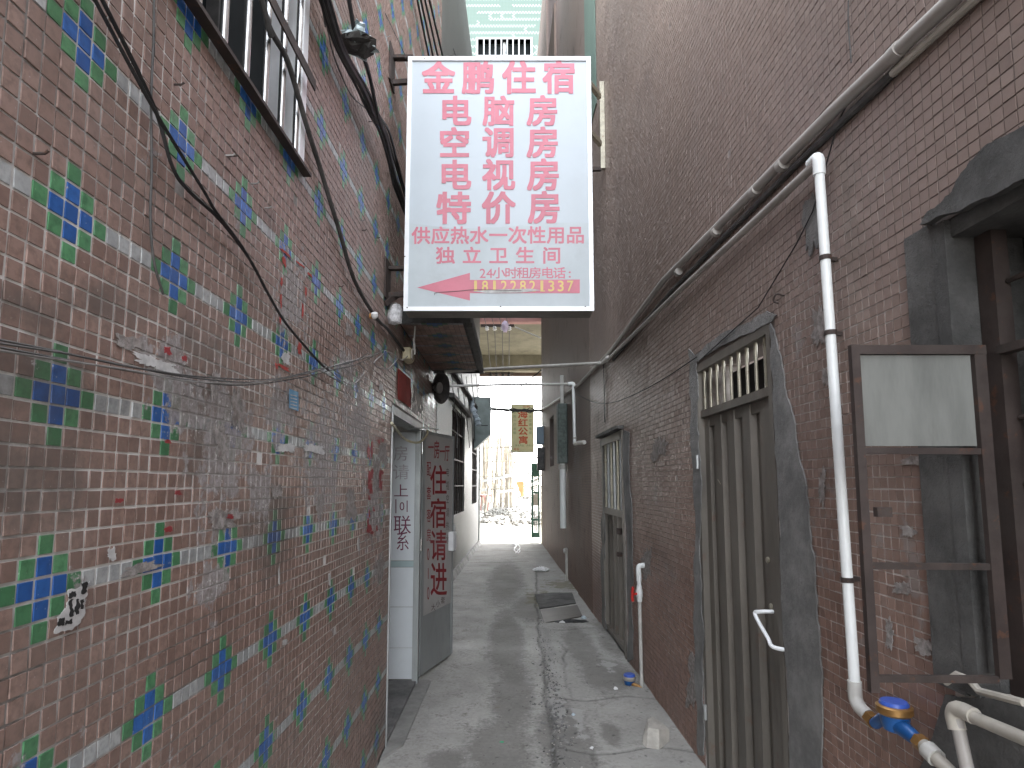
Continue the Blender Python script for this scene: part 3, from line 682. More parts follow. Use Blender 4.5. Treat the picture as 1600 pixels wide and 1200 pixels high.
# remnants of old notices pasted on the tiles
def patch(poly, name, mtl, off=TT + .0012, th=.0012, n=4, amt=.12, label=None, parent=None):
    out = poly if len(poly) > 12 else jag(poly, n, amt)
    global PK; PK += 1; off += PK * .00004
    pts = [FL.at(p[0], p[1], off) for p in out]
    return put(name, MB().prism(pts, (th * .6, 0, 0)), mtl, parent or LB, label=label)
def rag_(*a, **k): return ragged(*a, **k)
def rect(x, y, w_, h_, s=0): return [(x - w_ / 2, y - h_ / 2 - s * w_ / 2), (x + w_ / 2, y - h_ / 2 + s * w_ / 2), (x + w_ / 2, y + h_ / 2 + s * w_ / 2), (x - w_ / 2, y + h_ / 2 - s * w_ / 2)]
for p, mtl, lb in [(ragged(200, 535, 46, 24, .35), mt_paste, None), (ragged(238, 565, 62, 20, .3), mt_paper, None), (ragged(262, 578, 40, 10, .3), mt_paper, None), 
                   (ragged(335, 600, 16, 44, .3), mt_paste, None), (ragged(372, 640, 22, 70, .2), mt_paste, None), (ragged(345, 690, 24, 60, .1), mt_paste, None), 
                    (ragged(548, 790, 20, 55, 0), mt_paste, None), (ragged(500, 790, 12, 44, 0), mt_paste, None), (ragged(432, 768, 18, 26, 0), mt_paste, None),
                   (ragged(598, 710, 14, 44, 0), mt_paste, None), (ragged(588, 738, 12, 50, 0), mt_paste, None), (ragged(594, 890, 12, 46, -.3), mt_paste, None), (ragged(448, 700, 30, 16, .1), mt_paper, None), (ragged(492, 702, 34, 16, .1), mt_paper, None),
                   (ragged(220, 888, 74, 17, -.26), mt_paste, None), (ragged(175, 866, 14, 24, -.2), mt_paper, None), (ragged(545, 515, 10, 26, .8), mt_paste, None),  (ragged(350, 810, 50, 40, 0), mt_paste, None),
                   (ragged(447, 560, 14, 22, .6), mt_paper, None), (ragged(595, 605, 6, 12, .5), mt_paper, None), (ragged(436, 900, 3, 26, -.3), mt_paper, None), (ragged(515, 905, 4, 22, -.3), mt_paper, None), (ragged(560, 850, 4, 22, -.2), mt_paper, None), (ragged(445, 1003, 10, 8, -.5), mt_paper, None)]:
    patch(p, 'notice_remnant', mtl, n=5, amt=.28)
for p in [ragged(446, 395, 20, 5, .8), ragged(444, 408, 6, 16, .8), ragged(469, 413, 14, 4, .8), ragged(484, 429, 8, 5, .8), ragged(440, 440, 4, 14, .7), ragged(439, 470, 3, 20, .7), ragged(478, 456, 3, 14, .7), ragged(473, 485, 3, 24, .7), ragged(438, 500, 3, 12, .6), ragged(468, 545, 7, 18, .6), ragged(443, 574, 20, 7, .5), ragged(432, 572, 5, 10, .5)]:
    patch(p, 'notice_remnant', mt_poster, n=6, amt=.4, label='torn red edge of a removed notice')
for p in [ragged(576, 706, 5, 26, .2), ragged(581, 703, 3, 34, .2), ragged(578, 752, 6, 40, .1), ragged(581, 740, 5, 16, .1), ragged(580, 768, 6, 8, 0), ragged(577, 778, 4, 9, 0), ragged(592, 690, 4, 8, .2), ragged(598, 688, 5, 6, .2), ragged(594, 748, 4, 30, .1), ragged(597, 738, 5, 8, .1), ragged(596, 758, 3, 14, 0), ragged(577, 826, 9, 14, -.1), ragged(575, 818, 3, 18, 0), ragged(581, 832, 6, 6, 0), ragged(589, 826, 3, 10, 0), ragged(584, 796, 3, 8, 0), ragged(577, 802, 3, 14, 0), ragged(262, 548, 12, 14, .3), ragged(288, 560, 9, 10, .3), ragged(263, 827, 14, 10, -.4), ragged(186, 782, 14, 8, 0), ragged(360, 807, 10, 9, 0), ragged(278, 770, 12, 8, 0), ragged(262, 690, 12, 6, 0)]:
    patch(p, 'paint_remnant', mt_redprint, off=TT + .0034, n=6, amt=.4)
st_ = patch(rect(459, 625, 14, 30, .35), 'sticker', mt_bluepaper, n=2, amt=.03)
mb = MB()
for k in range(5): mb.prism([FL.at(x_, y_, TT + .0022 + PK * .00004) for x_, y_ in ((454, 616 + k * 5), (464, 618.5 + k * 5), (464, 620 + k * 5), (454, 617.5 + k * 5))], (.0004, 0, 0))
put('print', mb, mt_paper, st_)
st_ = patch([(107, 921), (140, 908), (137, 928), (131, 962), (112, 985), (84, 990), (90, 963), (103, 950)], 'sticker', mt_paper, n=6, amt=.3, label='torn black and white printed sticker')
mb = MB()
for p in [rect(113, 930, 10, 9, -.3), rect(131, 918, 9, 16, -.3), rect(112, 950, 6, 26, -.3), rect(121, 948, 4, 24, -.3), rect(96, 972, 9, 12, -.3), rect(128, 944, 5, 14, -.3), rect(107, 972, 10, 8, -.3)]:
    mb.prism([FL.at(q_[0], q_[1], TT + .0022 + PK * .00004) for q_ in jag(p, 4, .35)], (.0005, 0, 0))
put('print', mb, mt_black, st_)
# nails and stubs driven into the wall
for (x, y) in ((391, 287), (352, 243), (412, 325), (562, 345), (575, 190), (603, 57), (587, 372), (565, 360), (528, 448), (270, 132), (357, 244), (50, 240)):
    p = FL.at(x, y); put('nail', MB().tube([p - Vector((.01, 0, 0)), p + Vector((.018, .003, .002)), p + Vector((.024, .003, .007))], .0024, 6), mt_cable_grey if y % 2 else mt_rust, LB)
# hostel door leaf, swung out against the wall
hp = Vector((XL + .004, 5.07, 0)); ep = Vector((-.562, 5.76, 0)); du = (ep - hp); LW = du.length; du.normalize(); dn = Vector((du.y, -du.x, 0))
if dn.x < 0: dn = -dn
def leaf(x, y):
    d = ray(x, y); s_ = (hp - EYE).dot(dn) / d.dot(dn); p = EYE + d * s_; return ((p - hp).dot(du), p.z)
def leafw(u, z, l=0.0): return hp + du * u + dn * l + Vector((0, 0, z))
dz0, dz1 = .03, 2.06
L2l = lambda p: tuple(Vector(p) - Vector((XL, 0, 0)))
def lbox(mb, u0, u1, z0, z1, l0, l1, m=0):
    vs = [L2l(leafw(u, z, l)) for z in (z0, z1) for (u, l) in ((u0, l0), (u1, l0), (u1, l1), (u0, l1))]
    return mb.add(vs, [(0, 3, 2, 1), (4, 5, 6, 7), (0, 1, 5, 4), (1, 2, 6, 5), (2, 3, 7, 6), (3, 0, 4, 7)], m)
dr = put('door', lbox(MB(), .0, LW, dz0, dz1, -.04, -.002), mt_galv, LB)
mb = MB(); lbox(mb, .0, .055, dz0 + .01, dz1, -.001, .010); lbox(mb, LW - .03, LW, dz0 + .01, dz1, -.001, .008); put('edge_strip', mb, mt_galv, dr)
u0 = .058; u1 = LW - .035; zt = 2.03; zl = leaf(680, 953)[1]
put('panel', lbox(MB(), u0, u1, zl, zt, -.001, .004), mt_doorsheet, dr)
dmap = lambda u, v, l: (lambda q_: L2l(leafw(q_[0], q_[1], .005 + l)))(leaf(u, v))
mb = MB(); letters(mb, [('一', 672.3, 699.5, 8, 24), ('房', 681.3, 703, 8, 27), ('一', 690, 706, 7.5, 24), ('厅', 697.6, 708.5, 7, 24), ('住', 684, 751, 23, 44), ('宿', 684, 803, 23, 44), ('请', 684, 853, 23, 45), ('进', 684.5, 906, 23, 50)], dmap, .012); put('lettering', mb, mt_redprint, dr)
mb = MB(); letters(mb, [('配', 669, 733, 6, 22), ('套', 669, 771, 6, 20), ('客', 669, 806, 6, 20), ('房', 669, 836, 6, 19)], dmap, .004); letters(mb, [('0', 668, 866, 3.6, 19), ('l', 668, 896, 1.0, 17), ('0', 668, 927, 3.6, 20)], dmap, 0, exact=True); put('lettering', mb, mt_redprint, dr)
mb = MB(); letters(mb, [(c_, 698.3, 738 + 21 * k, 4, 13) for k, c_ in enumerate('电视空调热水')] + [(c_, 676 + 7.5 * k, 949 - 5.5 * k, 6, 10) for k, c_ in enumerate('大小套')], dmap, .0); put('lettering', mb, mt_greyprint, dr)
for yy in (700, 850): u_, z_ = leaf(662, yy); put('hinge', MB().tube([L2l(leafw(-.012, z_ - .05, .01)), L2l(leafw(-.012, z_ + .05, .01))], .011, 10), mt_stainless, dr, smooth=True)
u_, z_ = leaf(699, 846)
mb = MB(); lbox(mb, LW - .12, LW - .055, z_ - .085, z_ + .085, .005, .055); put('lock_case', mb, mt_alu, dr)
mb = MB(); mb.tube([L2l(leafw(LW - .02, z_ - .06, .02)), L2l(leafw(LW - .02, z_ + .08, .02))], .022, 12); mb.tube([L2l(leafw(LW - .02, z_ + .08, .02)), L2l(leafw(LW - .02, z_ + .15, .02))], .010, 8); put('lock_bolt', mb, mt_alu_grey, dr, smooth=True)

# ================================================================ RIGHT TILED BUILDING
RB = thing('plum_tiled_building', 'dark plum tiled building with steel doors and water pipes along its wall', 'building', tuple(FR.o), FR.a)
D1 = (2.515, 3.50, 0.0, 2.30); D2 = (5.62, 6.75, 0.0, 2.115); W1 = (0.55, 1.535, 1.10, 2.285); W2 = (12.75, 13.75, 2.0, 3.1)
HR = 13.0; HN = 8.4
mb = MB(); cut_wall(mb, 0, .28, -2.6, 3.6, -.2, 5.0, [(D1[0], D1[1], -.2, D1[3]), W1]); cut_wall(mb, 0, .28, 3.6, 5.4, -.2, 6.6, []); cut_wall(mb, 0, .28, 5.4, 7.6, -.2, HN, [(D2[0], D2[1], -.2, D2[3])]); cut_wall(mb, 0, .28, 7.6, 16.4, -.2, HR, [W2]); mb.box((.28, 16.1, -.2), (5, 16.4, HR)); mb.box((.28, -2.6, -.2), (5, -2.35, 5.0)); mb.box((.28, 3.6, 4.5), (5, 3.85, 6.6)); mb.box((.28, 5.4, 6.0), (5, 5.65, HN)); mb.box((.28, 7.6, -.2), (5, 7.85, HR))
t_ = mb
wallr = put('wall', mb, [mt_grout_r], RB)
YF = 7.6
def keep_right(y, z):
    k = (z < 2.5 + .86 * y) & ((z < 4.97) | (y > 3.62)) & ((z < 6.57) | (y > 5.42))
    for h in (D1, D2, W1): k &= ~((y > h[0] - .045) & (y < h[1] + .045) & (z < h[3] + .045) & (z > h[2] - .045))
    return k & (MISS.random(len(y)) > .001)
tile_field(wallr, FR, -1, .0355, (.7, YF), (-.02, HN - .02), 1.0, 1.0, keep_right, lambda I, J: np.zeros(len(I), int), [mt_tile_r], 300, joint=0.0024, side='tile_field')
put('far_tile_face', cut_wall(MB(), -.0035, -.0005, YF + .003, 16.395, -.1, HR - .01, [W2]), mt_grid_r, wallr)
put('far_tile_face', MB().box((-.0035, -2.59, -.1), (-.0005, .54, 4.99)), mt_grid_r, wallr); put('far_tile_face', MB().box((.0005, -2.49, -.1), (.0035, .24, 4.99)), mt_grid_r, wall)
put('roof', MB().box((.29, -2.34, 4.6), (5, 3.59, 4.85)), mt_cement, RB); put('roof', MB().box((.29, 3.86, 6.2), (5, 5.39, 6.45)), mt_cement, RB)
def patch_r(poly, name, mtl, off=.0040, th=.006, n=6, amt=.13, parent=None, label=None):
    out = poly if len(poly) > 30 else jag(poly, n, amt); pts = [FR.at(p[0], p[1], -off) for p in out]
    return put(name, MB().prism(pts, (-th, 0, 0)), mtl, parent or wallr, label=label)
# cement made good round the doors and window
for poly in ([(1205, 505), (1222, 560), (1238, 640), (1262, 760), (1275, 880), (1282, 1000), (1286, 1199), (1287, 1290), (1243, 1290), (1236, 1199), (1222, 900), (1210, 640)],
             [(1086, 556), (1105, 538), (1150, 512), (1200, 486), (1215, 492), (1206, 503), (1150, 530), (1091, 566)], [(1076, 545), (1088, 556), (1090, 640), (1096, 800), (1101, 1000), (1101, 1180), (1092, 1180), (1086, 900), (1080, 680)],
             [(941, 684), (938, 690), (942, 850), (944, 985), (948, 990), (945, 850)], [(975, 672), (984, 676), (990, 1030), (981, 1035)],
             ragged(1272, 345, 34, 100, 0, .35), [(1440, 1200), (1480, 1085), (1640, 1100), (1640, 1290), (1440, 1290)]):
    patch_r(poly, 'cement_patch', mt_cement_soot if tuple(poly[0]) == (1440, 1200) else mt_cement)
for poly in (ragged(1282, 510, 30, 60, -.2), ragged(1290, 590, 12, 30, 0), ragged(1285, 760, 12, 60, 0), ragged(1420, 830, 28, 18, 0), ragged(1410, 920, 34, 20, .1), ragged(1445, 1010, 40, 26, .2), ragged(1390, 990, 14, 50, 0), ragged(1425, 720, 40, 14, 0), ragged(1030, 700, 26, 40, -.2), ragged(1010, 880, 18, 50, 0), ragged(1085, 1060, 26, 90, 0)):
    patch_r(poly, 'mortar_smear', mt_paste, n=6, amt=.35, th=.002)
# near steel door
d1 = put('door', MB().box((.055, D1[0] + .03, D1[2] + .03), (.075, D1[1] - .035, 2.0)), mt_steel_door, RB)
mb = MB(); a, b = D1[0], D1[1]
mb.box((-.006, a + .001, -.02), (.06, a + .038, 2.296)); mb.box((-.006, b - .035, -.02), (.06, b - .001, 2.296)); mb.box((-.006, a + .038, 2.252), (.06, b - .035, 2.296)); put('door_frame', mb, mt_steel_door, d1)
mb = MB(); mb.box((.008, a + .038, 1.985), (.054, b - .035, 2.025)); put('transom', mb, mt_steel_door, d1)
put('backing', MB().box((.20, a + .04, 2.0), (.22, b - .04, 2.25)), mt_dark, d1)
for k in range(9):
    yb = a + .105 + k * (b - a - .19) / 8.0
    put('bar', MB().tube([(.02, yb, 2.025), (.02, yb, 2.252)], .0085, 10), mt_bar_cream, d1, smooth=True)
# pressed sheet: raised trapezoid ribs
rib_y = [FR.at(x, 800).y for x in (1118, 1138, 1162, 1190)]
for yb in rib_y:
    w_ = .062
    mb = MB(); mb.prism([(.055, yb - w_, .06), (.028, yb - w_ + .018, .075), (.028, yb + w_ - .018, .075), (.055, yb + w_, .06)], (0, 0, 1.905)); put('rib', mb, mt_steel_door, d1)
mb = MB(); mb.box((.022, a + .039, .03), (.054, a + .14, 1.984)); mb.box((.030, b - .105, .03), (.054, b - .036, 1.984)); mb.box((.034, a + .14, 1.93), (.054, b - .105, 1.984)); mb.box((.036, a + .14, .03), (.054, b - .105, .075)); put('leaf_stile', mb, mt_steel_door, d1)
h1 = FR.at(1185, 955, -.03); h2 = FR.at(1217, 1017, -.03)
put('handle', MB().tube(catmull([(.025, h1.y - .03, h1.z + .004), (-.03, h1.y - .012, h1.z), (-.045, h1.y, h1.z - .015), (-.045, (h1.y * .35 + h2.y * .65), h2.z + .035), (-.04, h2.y + .03, h2.z + .008), (.02, h2.y, h2.z)], 5), .0085, 8), mt_alu, d1, smooth=True)
for (x, y) in ((1191, 875), (1196, 948)):
    p = FR.at(x, y, 0); put('lock', MB().lathe((.034, p.y, p.z), (-1, 0, 0), [(0, .014), (.012, .014), (.016, .010)], 12), mt_bar_cream, d1, smooth=True)
p = FR.at(1116, 752); put('chalk_mark', MB().bar((.0275, p.y - .02, p.z - .015), (.0275, p.y + .02, p.z + .01), .003, .006), mt_bar_cream, d1)
for y_ in (722, 1110): p = FR.at(1092 if y_ < 800 else 1103, y_); put('hinge', MB().tube([(-.012, b - .018, p.z - .04), (-.012, b - .018, p.z + .04)], .010, 8), mt_alu_grey, d1, smooth=True)
# far barred door
d2 = put('door', MB().box((.05, D2[0] + .03, .06), (.07, D2[1] - .03, 1.30)), mt_steel_door, RB, label='far steel door with tall open bars in its upper half')
mb = MB(); a, b = D2[0], D2[1]
mb.box((-.012, a + .001, -.02), (.06, a + .055, 2.112)); mb.box((-.012, b - .05, -.02), (.06, b - .001, 2.112)); mb.box((-.012, a + .055, 2.03), (.06, b - .05, 2.112)); mb.box((-.005, a + .055, 1.285), (.06, b - .05, 1.35)); mb.box((.0, a + .055, .05), (.05, b - .05, .09)); put('door_frame', mb, mt_steel_door, d2)
put('lintel', MB().box((-.07, a - .03, 2.12), (.01, b + .06, 2.15)), mt_cement_dark, d2)
for k in range(6): yb = a + .15 + k * (b - a - .28) / 5; put('bar', MB().tube([(.012, yb, 1.35), (.012, yb, 2.03)], .017, 10), mt_bar_cream if k % 2 else mt_alu_grey, d2, smooth=True)
for k in range(4): yb = a + .2 + k * .24; put('rib', MB().prism([(.05, yb - .06, .09), (.022, yb - .03, .09), (.022, yb + .03, .09), (.05, yb + .06, .09)], (0, 0, 1.195)), mt_steel_door, d2)
put('backing', MB().box((.22, a + .02, 0), (.24, b - .02, 2.1)), mt_dark, d2)
p = FR.at(967, 830); put('latch', MB().box((-.02, p.y - .03, p.z - .03), (.03, p.y + .03, p.z + .03), 0, .005), mt_rust, d2)
p = FR.at(967, 866); put('latch', MB().box((-.02, p.y - .03, p.z - .02), (.03, p.y + .03, p.z + .02), 0, .005), mt_rust, d2)
# barred window at the right edge
w1 = put('window', MB().box((.20, W1[0], W1[2]), (.22, W1[1], W1[3])), mt_dark, RB)
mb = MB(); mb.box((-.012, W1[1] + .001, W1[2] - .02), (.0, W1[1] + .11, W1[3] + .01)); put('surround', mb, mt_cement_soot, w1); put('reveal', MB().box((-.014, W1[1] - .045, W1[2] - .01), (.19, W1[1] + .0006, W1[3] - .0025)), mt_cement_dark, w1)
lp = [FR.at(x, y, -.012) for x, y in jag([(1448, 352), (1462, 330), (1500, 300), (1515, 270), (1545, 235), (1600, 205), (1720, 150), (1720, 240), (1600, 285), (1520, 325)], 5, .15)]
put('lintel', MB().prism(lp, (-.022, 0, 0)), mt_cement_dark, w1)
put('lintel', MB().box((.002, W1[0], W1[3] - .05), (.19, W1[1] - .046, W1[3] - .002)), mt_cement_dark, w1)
mb = MB(); mb.box((.06, W1[1] - .10, W1[2]), (.10, W1[1] - .048, W1[3] - .052)); put('frame', mb, mt_brown_paint, w1)
for (y0, y1, z0, z1) in ((1.18, 1.40, 1.72, 2.2), (1.18, 1.40, 1.12, 1.68), (.93, 1.14, 1.72, 2.2), (.93, 1.14, 1.12, 1.68)): put('pane', MB().box((.15, y0, z0), (.155, y1, z1)), mt_cement_dark, w1)
mb = MB(); mb.bar((.06, .6, 1.925), (.06, 1.43, 1.925), .03, .02); put('rail', mb, mt_rust, w1)
for zz_ in (2.1, 1.76, 1.60, 1.45): put('bar', MB().tube([(.09, .6, zz_), (.09, 1.43, zz_)], .007, 8), mt_rust, w1)
for k in range(4):
    y0 = 1.36 - k * .2
    put('bar', MB().tube(catmull([(.075, y0, 1.66), (.075, y0 - .02, 1.70), (.075, y0 - .03, 1.9), (.075, y0 - .06, 2.02), (.075, y0 - .10, 2.04), (.075, y0 - .14, 1.98)], 6), .006, 8), mt_rust, w1)
    put('bar', MB().tube([(.08, y0 - .06, 1.12), (.08, y0 - .06, 1.9)], .006, 8), mt_rust, w1)
# metal shutter leaf of that window, opened square to the wall
YS = 1.425
def sp_(x, y): return FR.w((0, 0, 0)) * 0 + D(x, y, YS)
sx0, sx1 = D(1345, 800, YS).x, D(1545, 800, YS).x + .02
zt, zm1, zm2, zb_ = D(1400, 545, YS).z, D(1400, 704, YS).z, D(1400, 884, YS).z, D(1400, 1060, YS).z
sh = put('shutter', MB().box((sx0, YS - .007, zt - .014), (sx1, YS + .007, zt + .008)), mt_brown_paint, RB, world=True, label='brown iron shutter leaf with a clouded sheet in its top opening')
mb = MB(); mb.box((sx0 - .004, YS - .008, zb_ - .03), (sx0 + .016, YS + .008, zt + .009)); mb.box((sx1 - .03, YS - .0075, zb_), (sx1 - .002, YS + .0075, zt - .0145)); put('stile', mb, mt_brown_paint, sh, world=True)
for z_ in (zm1, zm2, zb_): mb = MB(); mb.bar((sx0 + .017, YS, z_), (sx1 - .031, YS, z_ - .002), .012, .015); put('rail', mb, mt_rust if z_ != zm1 else mt_brown_paint, sh, world=True)
mt_sheet = M('clouded_sheet_metal', (0.155, 0.157, 0.145), 0.75, 0.0, 0.2, 5, 0.75, (0.07, 0.066, 0.058), 0.06, stretch=(2.5, 1, .5), dscale=4)
put('panel', MB().box((sx0 + .018, YS + .003, zm1 + .011), (sx1 - .033, YS + .006, zt - .015)), mt_sheet, sh, world=True)
p = D(1362, 800, YS); put('latch', MB().box((p.x - .004, YS - .03, p.z - .01), (p.x + .03, YS - .013, p.z + .012)), mt_rust, sh, world=True)
put('wall_hook', MB().tube(catmull([FR.w((0, FR.at(1226, 462).y, FR.at(1226, 462).z)), FR.w((-.03, FR.at(1224, 460).y, FR.at(1224, 460).z)), FR.w((-.035, FR.at(1222, 470).y, FR.at(1222, 470).z)), FR.w((-.02, FR.at(1224, 474).y, FR.at(1224, 474).z))], 4), .004, 6), mt_rust, RB, world=True)
# far narrow window and upper parts
w2 = put('window', MB().box((.18, W2[0], W2[2]), (.2, W2[1], W2[3])), mt_dark, RB); put('frame', MB().box((.02, W2[0] + .002, W2[2]), (.17, W2[0] + .08, W2[3])), mt_cement_dark, w2)
bay = put('bay', MB().box((-.22, 11.4, 7.0), (-.004, 16.3, HR - .5)), mt_grid_r, RB, label='projecting upper bay with paler tiles')

# ================================================================ REAR LEFT BUILDING
GB = thing('grey_mosaic_building', 'grey mosaic building behind the hostel door with two dark barred windows', 'building', tuple(FB.o), FB.a)
def m_mosaic(name, a, b, sc=0.026, stain=0.5):
    t = NT(name); sep = t.n('ShaderNodeSeparateXYZ'); t.set(sep.inputs[0], t.pos()); g = None
    for ax in (1, 2):
        fr = t.math('FRACT', t.math('DIVIDE', sep.outputs[ax], sc)); d_ = t.ramp(t.math('ABSOLUTE', t.math('SUBTRACT', fr, 0.5)), 0.38, 0.46)
        g = d_ if g is None else t.math('MAXIMUM', g, d_)
    k = t.mix(t.noise(40, 2), a, b); k = t.mix(t.math('MULTIPLY', g, .6), k, tuple(Vector(a) * .45))
    k = t.mix(t.math('MULTIPLY', t.ramp(t.noise(1.6, 6, .7, stretch=(1, 1, .5)), .42, .7), stain), k, (0.075, .07, .063))
    return t.out(k, .55, 0, t.math('SUBTRACT', t.noise(50, 3), g), .3, .003)
mt_mosaic = m_mosaic('grey_white_mosaic', (0.095, 0.095, 0.088), (0.155, 0.155, 0.145))
BW1 = (4.05, 6.20, 1.05, 2.98); BW2 = (7.95, 9.35, 1.13, 2.72)
mb = MB(); cut_wall(mb, -.25, 0, 0.01, 10.1, -.2, 12, [BW1, BW2]); mb.box((-3.5, 9.85, -.2), (-.25, 10.1, 12)); bw = put('wall', mb, mt_mosaic, GB)
mb = MB(); mb.prism([(0, .6, -.05), (.10, .6, -.05), (.035, .6, .10), (0, .6, .10)], (0, 9.45, 0)); put('plinth', mb, mt_concrete, GB)
put('corner_trim', MB().box((-.004, 10.02, 0), (.03, 10.12, 2.9)), mt_greenbox, GB)
for W_ in (BW1, BW2):
    wd = put('window', MB().box((-.2, W_[0], W_[2]), (-.18, W_[1], W_[3])), mt_dark, GB)
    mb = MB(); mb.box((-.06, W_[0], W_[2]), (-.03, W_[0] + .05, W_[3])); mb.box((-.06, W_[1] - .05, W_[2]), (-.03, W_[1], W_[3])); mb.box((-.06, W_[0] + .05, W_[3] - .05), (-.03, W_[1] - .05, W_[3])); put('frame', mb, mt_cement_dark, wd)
    for z_ in (.27, .52, .78): put('rail', MB().bar((-.02, W_[0], W_[2] + (W_[3] - W_[2]) * z_), (-.02, W_[1], W_[2] + (W_[3] - W_[2]) * z_), .02, .028), mt_rust, wd)
    for k in range(7): yb = W_[0] + (W_[1] - W_[0]) * (k + .5) / 7; put('bar', MB().tube([(-.035, yb, W_[2]), (-.035, yb, W_[3])], .012, 6), mt_rust, wd)
put('ledge', MB().box((0.001, 3.6, 3.05), (.09, 6.7, 3.12)), mt_cement_dark, GB)
put('ledge', MB().box((0.001, 3.2, 3.5), (.07, 10.05, 3.56)), mt_cement_dark, GB)

# ================================================================ GREEN BUILDING BRIDGING THE ALLEY END
YG = 17.0
def m_green():
    t = NT('green_mosaic'); sep = t.n('ShaderNodeSeparateXYZ'); t.set(sep.inputs[0], t.pos())
    s_ = 0.045; X_, Z_ = t.math('DIVIDE', sep.outputs[0], s_), t.math('DIVIDE', sep.outputs[2], s_)
    fx_, fz_ = t.math('FLOOR', X_), t.math('FLOOR', Z_)
    chk = t.math('FRACT', t.math('MULTIPLY', t.math('ADD', fx_, fz_), .5)); chk = t.math('GREATER_THAN', chk, .25)
    rowm = t.math('LESS_THAN', t.math('MODULO', t.math('ADD', fz_, 1000.0), 5.0), 1.5)
    cell = t.n('ShaderNodeTexWhiteNoise', noise_dimensions='2D'); cb = t.n('ShaderNodeCombineXYZ'); t.set(cb.inputs[0], t.math('FLOOR', t.math('DIVIDE', fx_, 8.0))); t.set(cb.inputs[1], t.math('FLOOR', t.math('DIVIDE', fz_, 5.0))); t.set(cell.inputs['Vector'], cb)
    on = t.math('GREATER_THAN', cell.outputs[0], .22)
    colm = t.math('LESS_THAN', t.math('MODULO', t.math('ADD', fx_, 1000.0), 8.0), 1.5); on2 = t.math('GREATER_THAN', cell.outputs[0], .72)
    wm = t.math('MULTIPLY', chk, t.math('MAXIMUM', t.math('MULTIPLY', rowm, on), t.math('MULTIPLY', colm, on2)))
    k = t.mix(t.noise(30, 2), (0.075, 0.115, 0.095), (0.10, 0.15, 0.125)); k = t.mix(wm, k, (0.26, 0.275, 0.25))
    g = None
    for s2 in (X_, Z_):
        d_ = t.ramp(t.math('ABSOLUTE', t.math('SUBTRACT', t.math('FRACT', s2), 0.5)), .42, .48); g = d_ if g is None else t.math('MAXIMUM', g, d_)
    k = t.mix(t.math('MULTIPLY', g, .4), k, (.2, .28, .24))
    return t.out(k, .4, 0, t.math('SUBTRACT', t.noise(40, 3), g), .3, .004)
mt_green = m_green()
EB = thing('green_tiled_building', 'green mosaic building bridging the far end of the alley', 'building', (0, YG, 0))
zb0 = D(790, 503, YG).z
wx0, wx1, wz1 = D(747, 60, YG).x, D(829, 60, YG).x, D(790, 62, YG).z; wz0 = wz1 - 1.5
mb = MB()
for (x0, x1, z0, z1) in ((-9.0, wx0, zb0 + .35, 26), (wx1, 9.0, zb0 + .35, 26), (wx0, wx1, zb0 + .35, wz0), (wx0, wx1, wz1, 26)): mb.box((x0, 0, z0), (x1, .25, z1))
put('wall', mb, mt_green, EB)
put('parapet_band', MB().box((-9.0, -.03, zb0), (9.0, .25, zb0 + .35)), mt_pinkwall, EB)
gw = put('window', MB().box((wx0, .2, wz0), (wx1, .22, wz1)), mt_glass, EB)
mb = MB(); tk = .06
mb.box((wx0 - tk, -.03, wz1), (wx1 + tk, .19, wz1 + tk)); mb.box((wx0 - tk, -.03, wz0), (wx0, .19, wz1)); mb.box((wx1, -.03, wz0), (wx1 + tk, .19, wz1)); mb.box((wx0, -.028, wz0 - tk), (wx1, .19, wz0)); mb.box(((wx0 + wx1) / 2 - .04, .1, wz0), ((wx0 + wx1) / 2 + .04, .19, wz1)); put('frame', mb, mt_alu_grey, gw)
mb = MB(); mb.bar((wx0, -.02, wz0 + .95), (wx1, -.02, wz0 + .95), .03, .04); put('rail', mb, mt_alu_grey, gw)
for k in range(8): xb = wx0 + (wx1 - wx0) * (k + 1) / 9; put('bar', MB().tube([(xb, -.02, wz0), (xb, -.02, wz1)], .022, 8), mt_alu_grey, gw)
put('ceiling_slab', MB().box((-8.9, .26, zb0 + .03), (8.9, 4.6, zb0 + .3)), mt_bridge, EB)
put('beam', MB().box((-8.9, 4.61, zb0 - .55), (8.9, 5.0, zb0 + .3)), mt_bridge, EB)
put('ceiling_slab', MB().box((-8.9, 5.01, zb0 - .05), (8.9, 7.0, zb0 + .3)), mt_bridge, EB)
put('beam', MB().box((-8.9, 7.01, zb0 - .3), (8.9, 7.3, zb0 + .3)), mt_brownslab, EB)
put('rear_wall', MB().box((-9, 7.05, zb0 + .31), (9, 7.3, 26)), mt_green, EB)
put('roof_slab', MB().box((-9, 0, 26), (9, 7.3, 26.2)), mt_concrete, EB)
for x_ in (-9.0, 8.75): put('side_wall', MB().box((x_, .26, zb0 + .31), (x_ + .25, 7.04, 25.99)), mt_green, EB)

NB = thing('shading_block', 'unseen grey block added left of the site to shade the far right wall', 'building', (-6.5, 24, 0))  # added out of view to keep the left sky off the right wall
put('wall', MB().box((-4.5, -6.4, -.1), (4.6, 8, 14)), mt_mosaic, NB)
for k in range(3):
    for j in range(3): put('window', MB().box((4.58, -4.5 + 4 * k, 2 + 3.6 * j), (4.63, -2.9 + 4 * k, 3.6 + 3.6 * j)), mt_glass, NB)  # windows only dress the added shading block
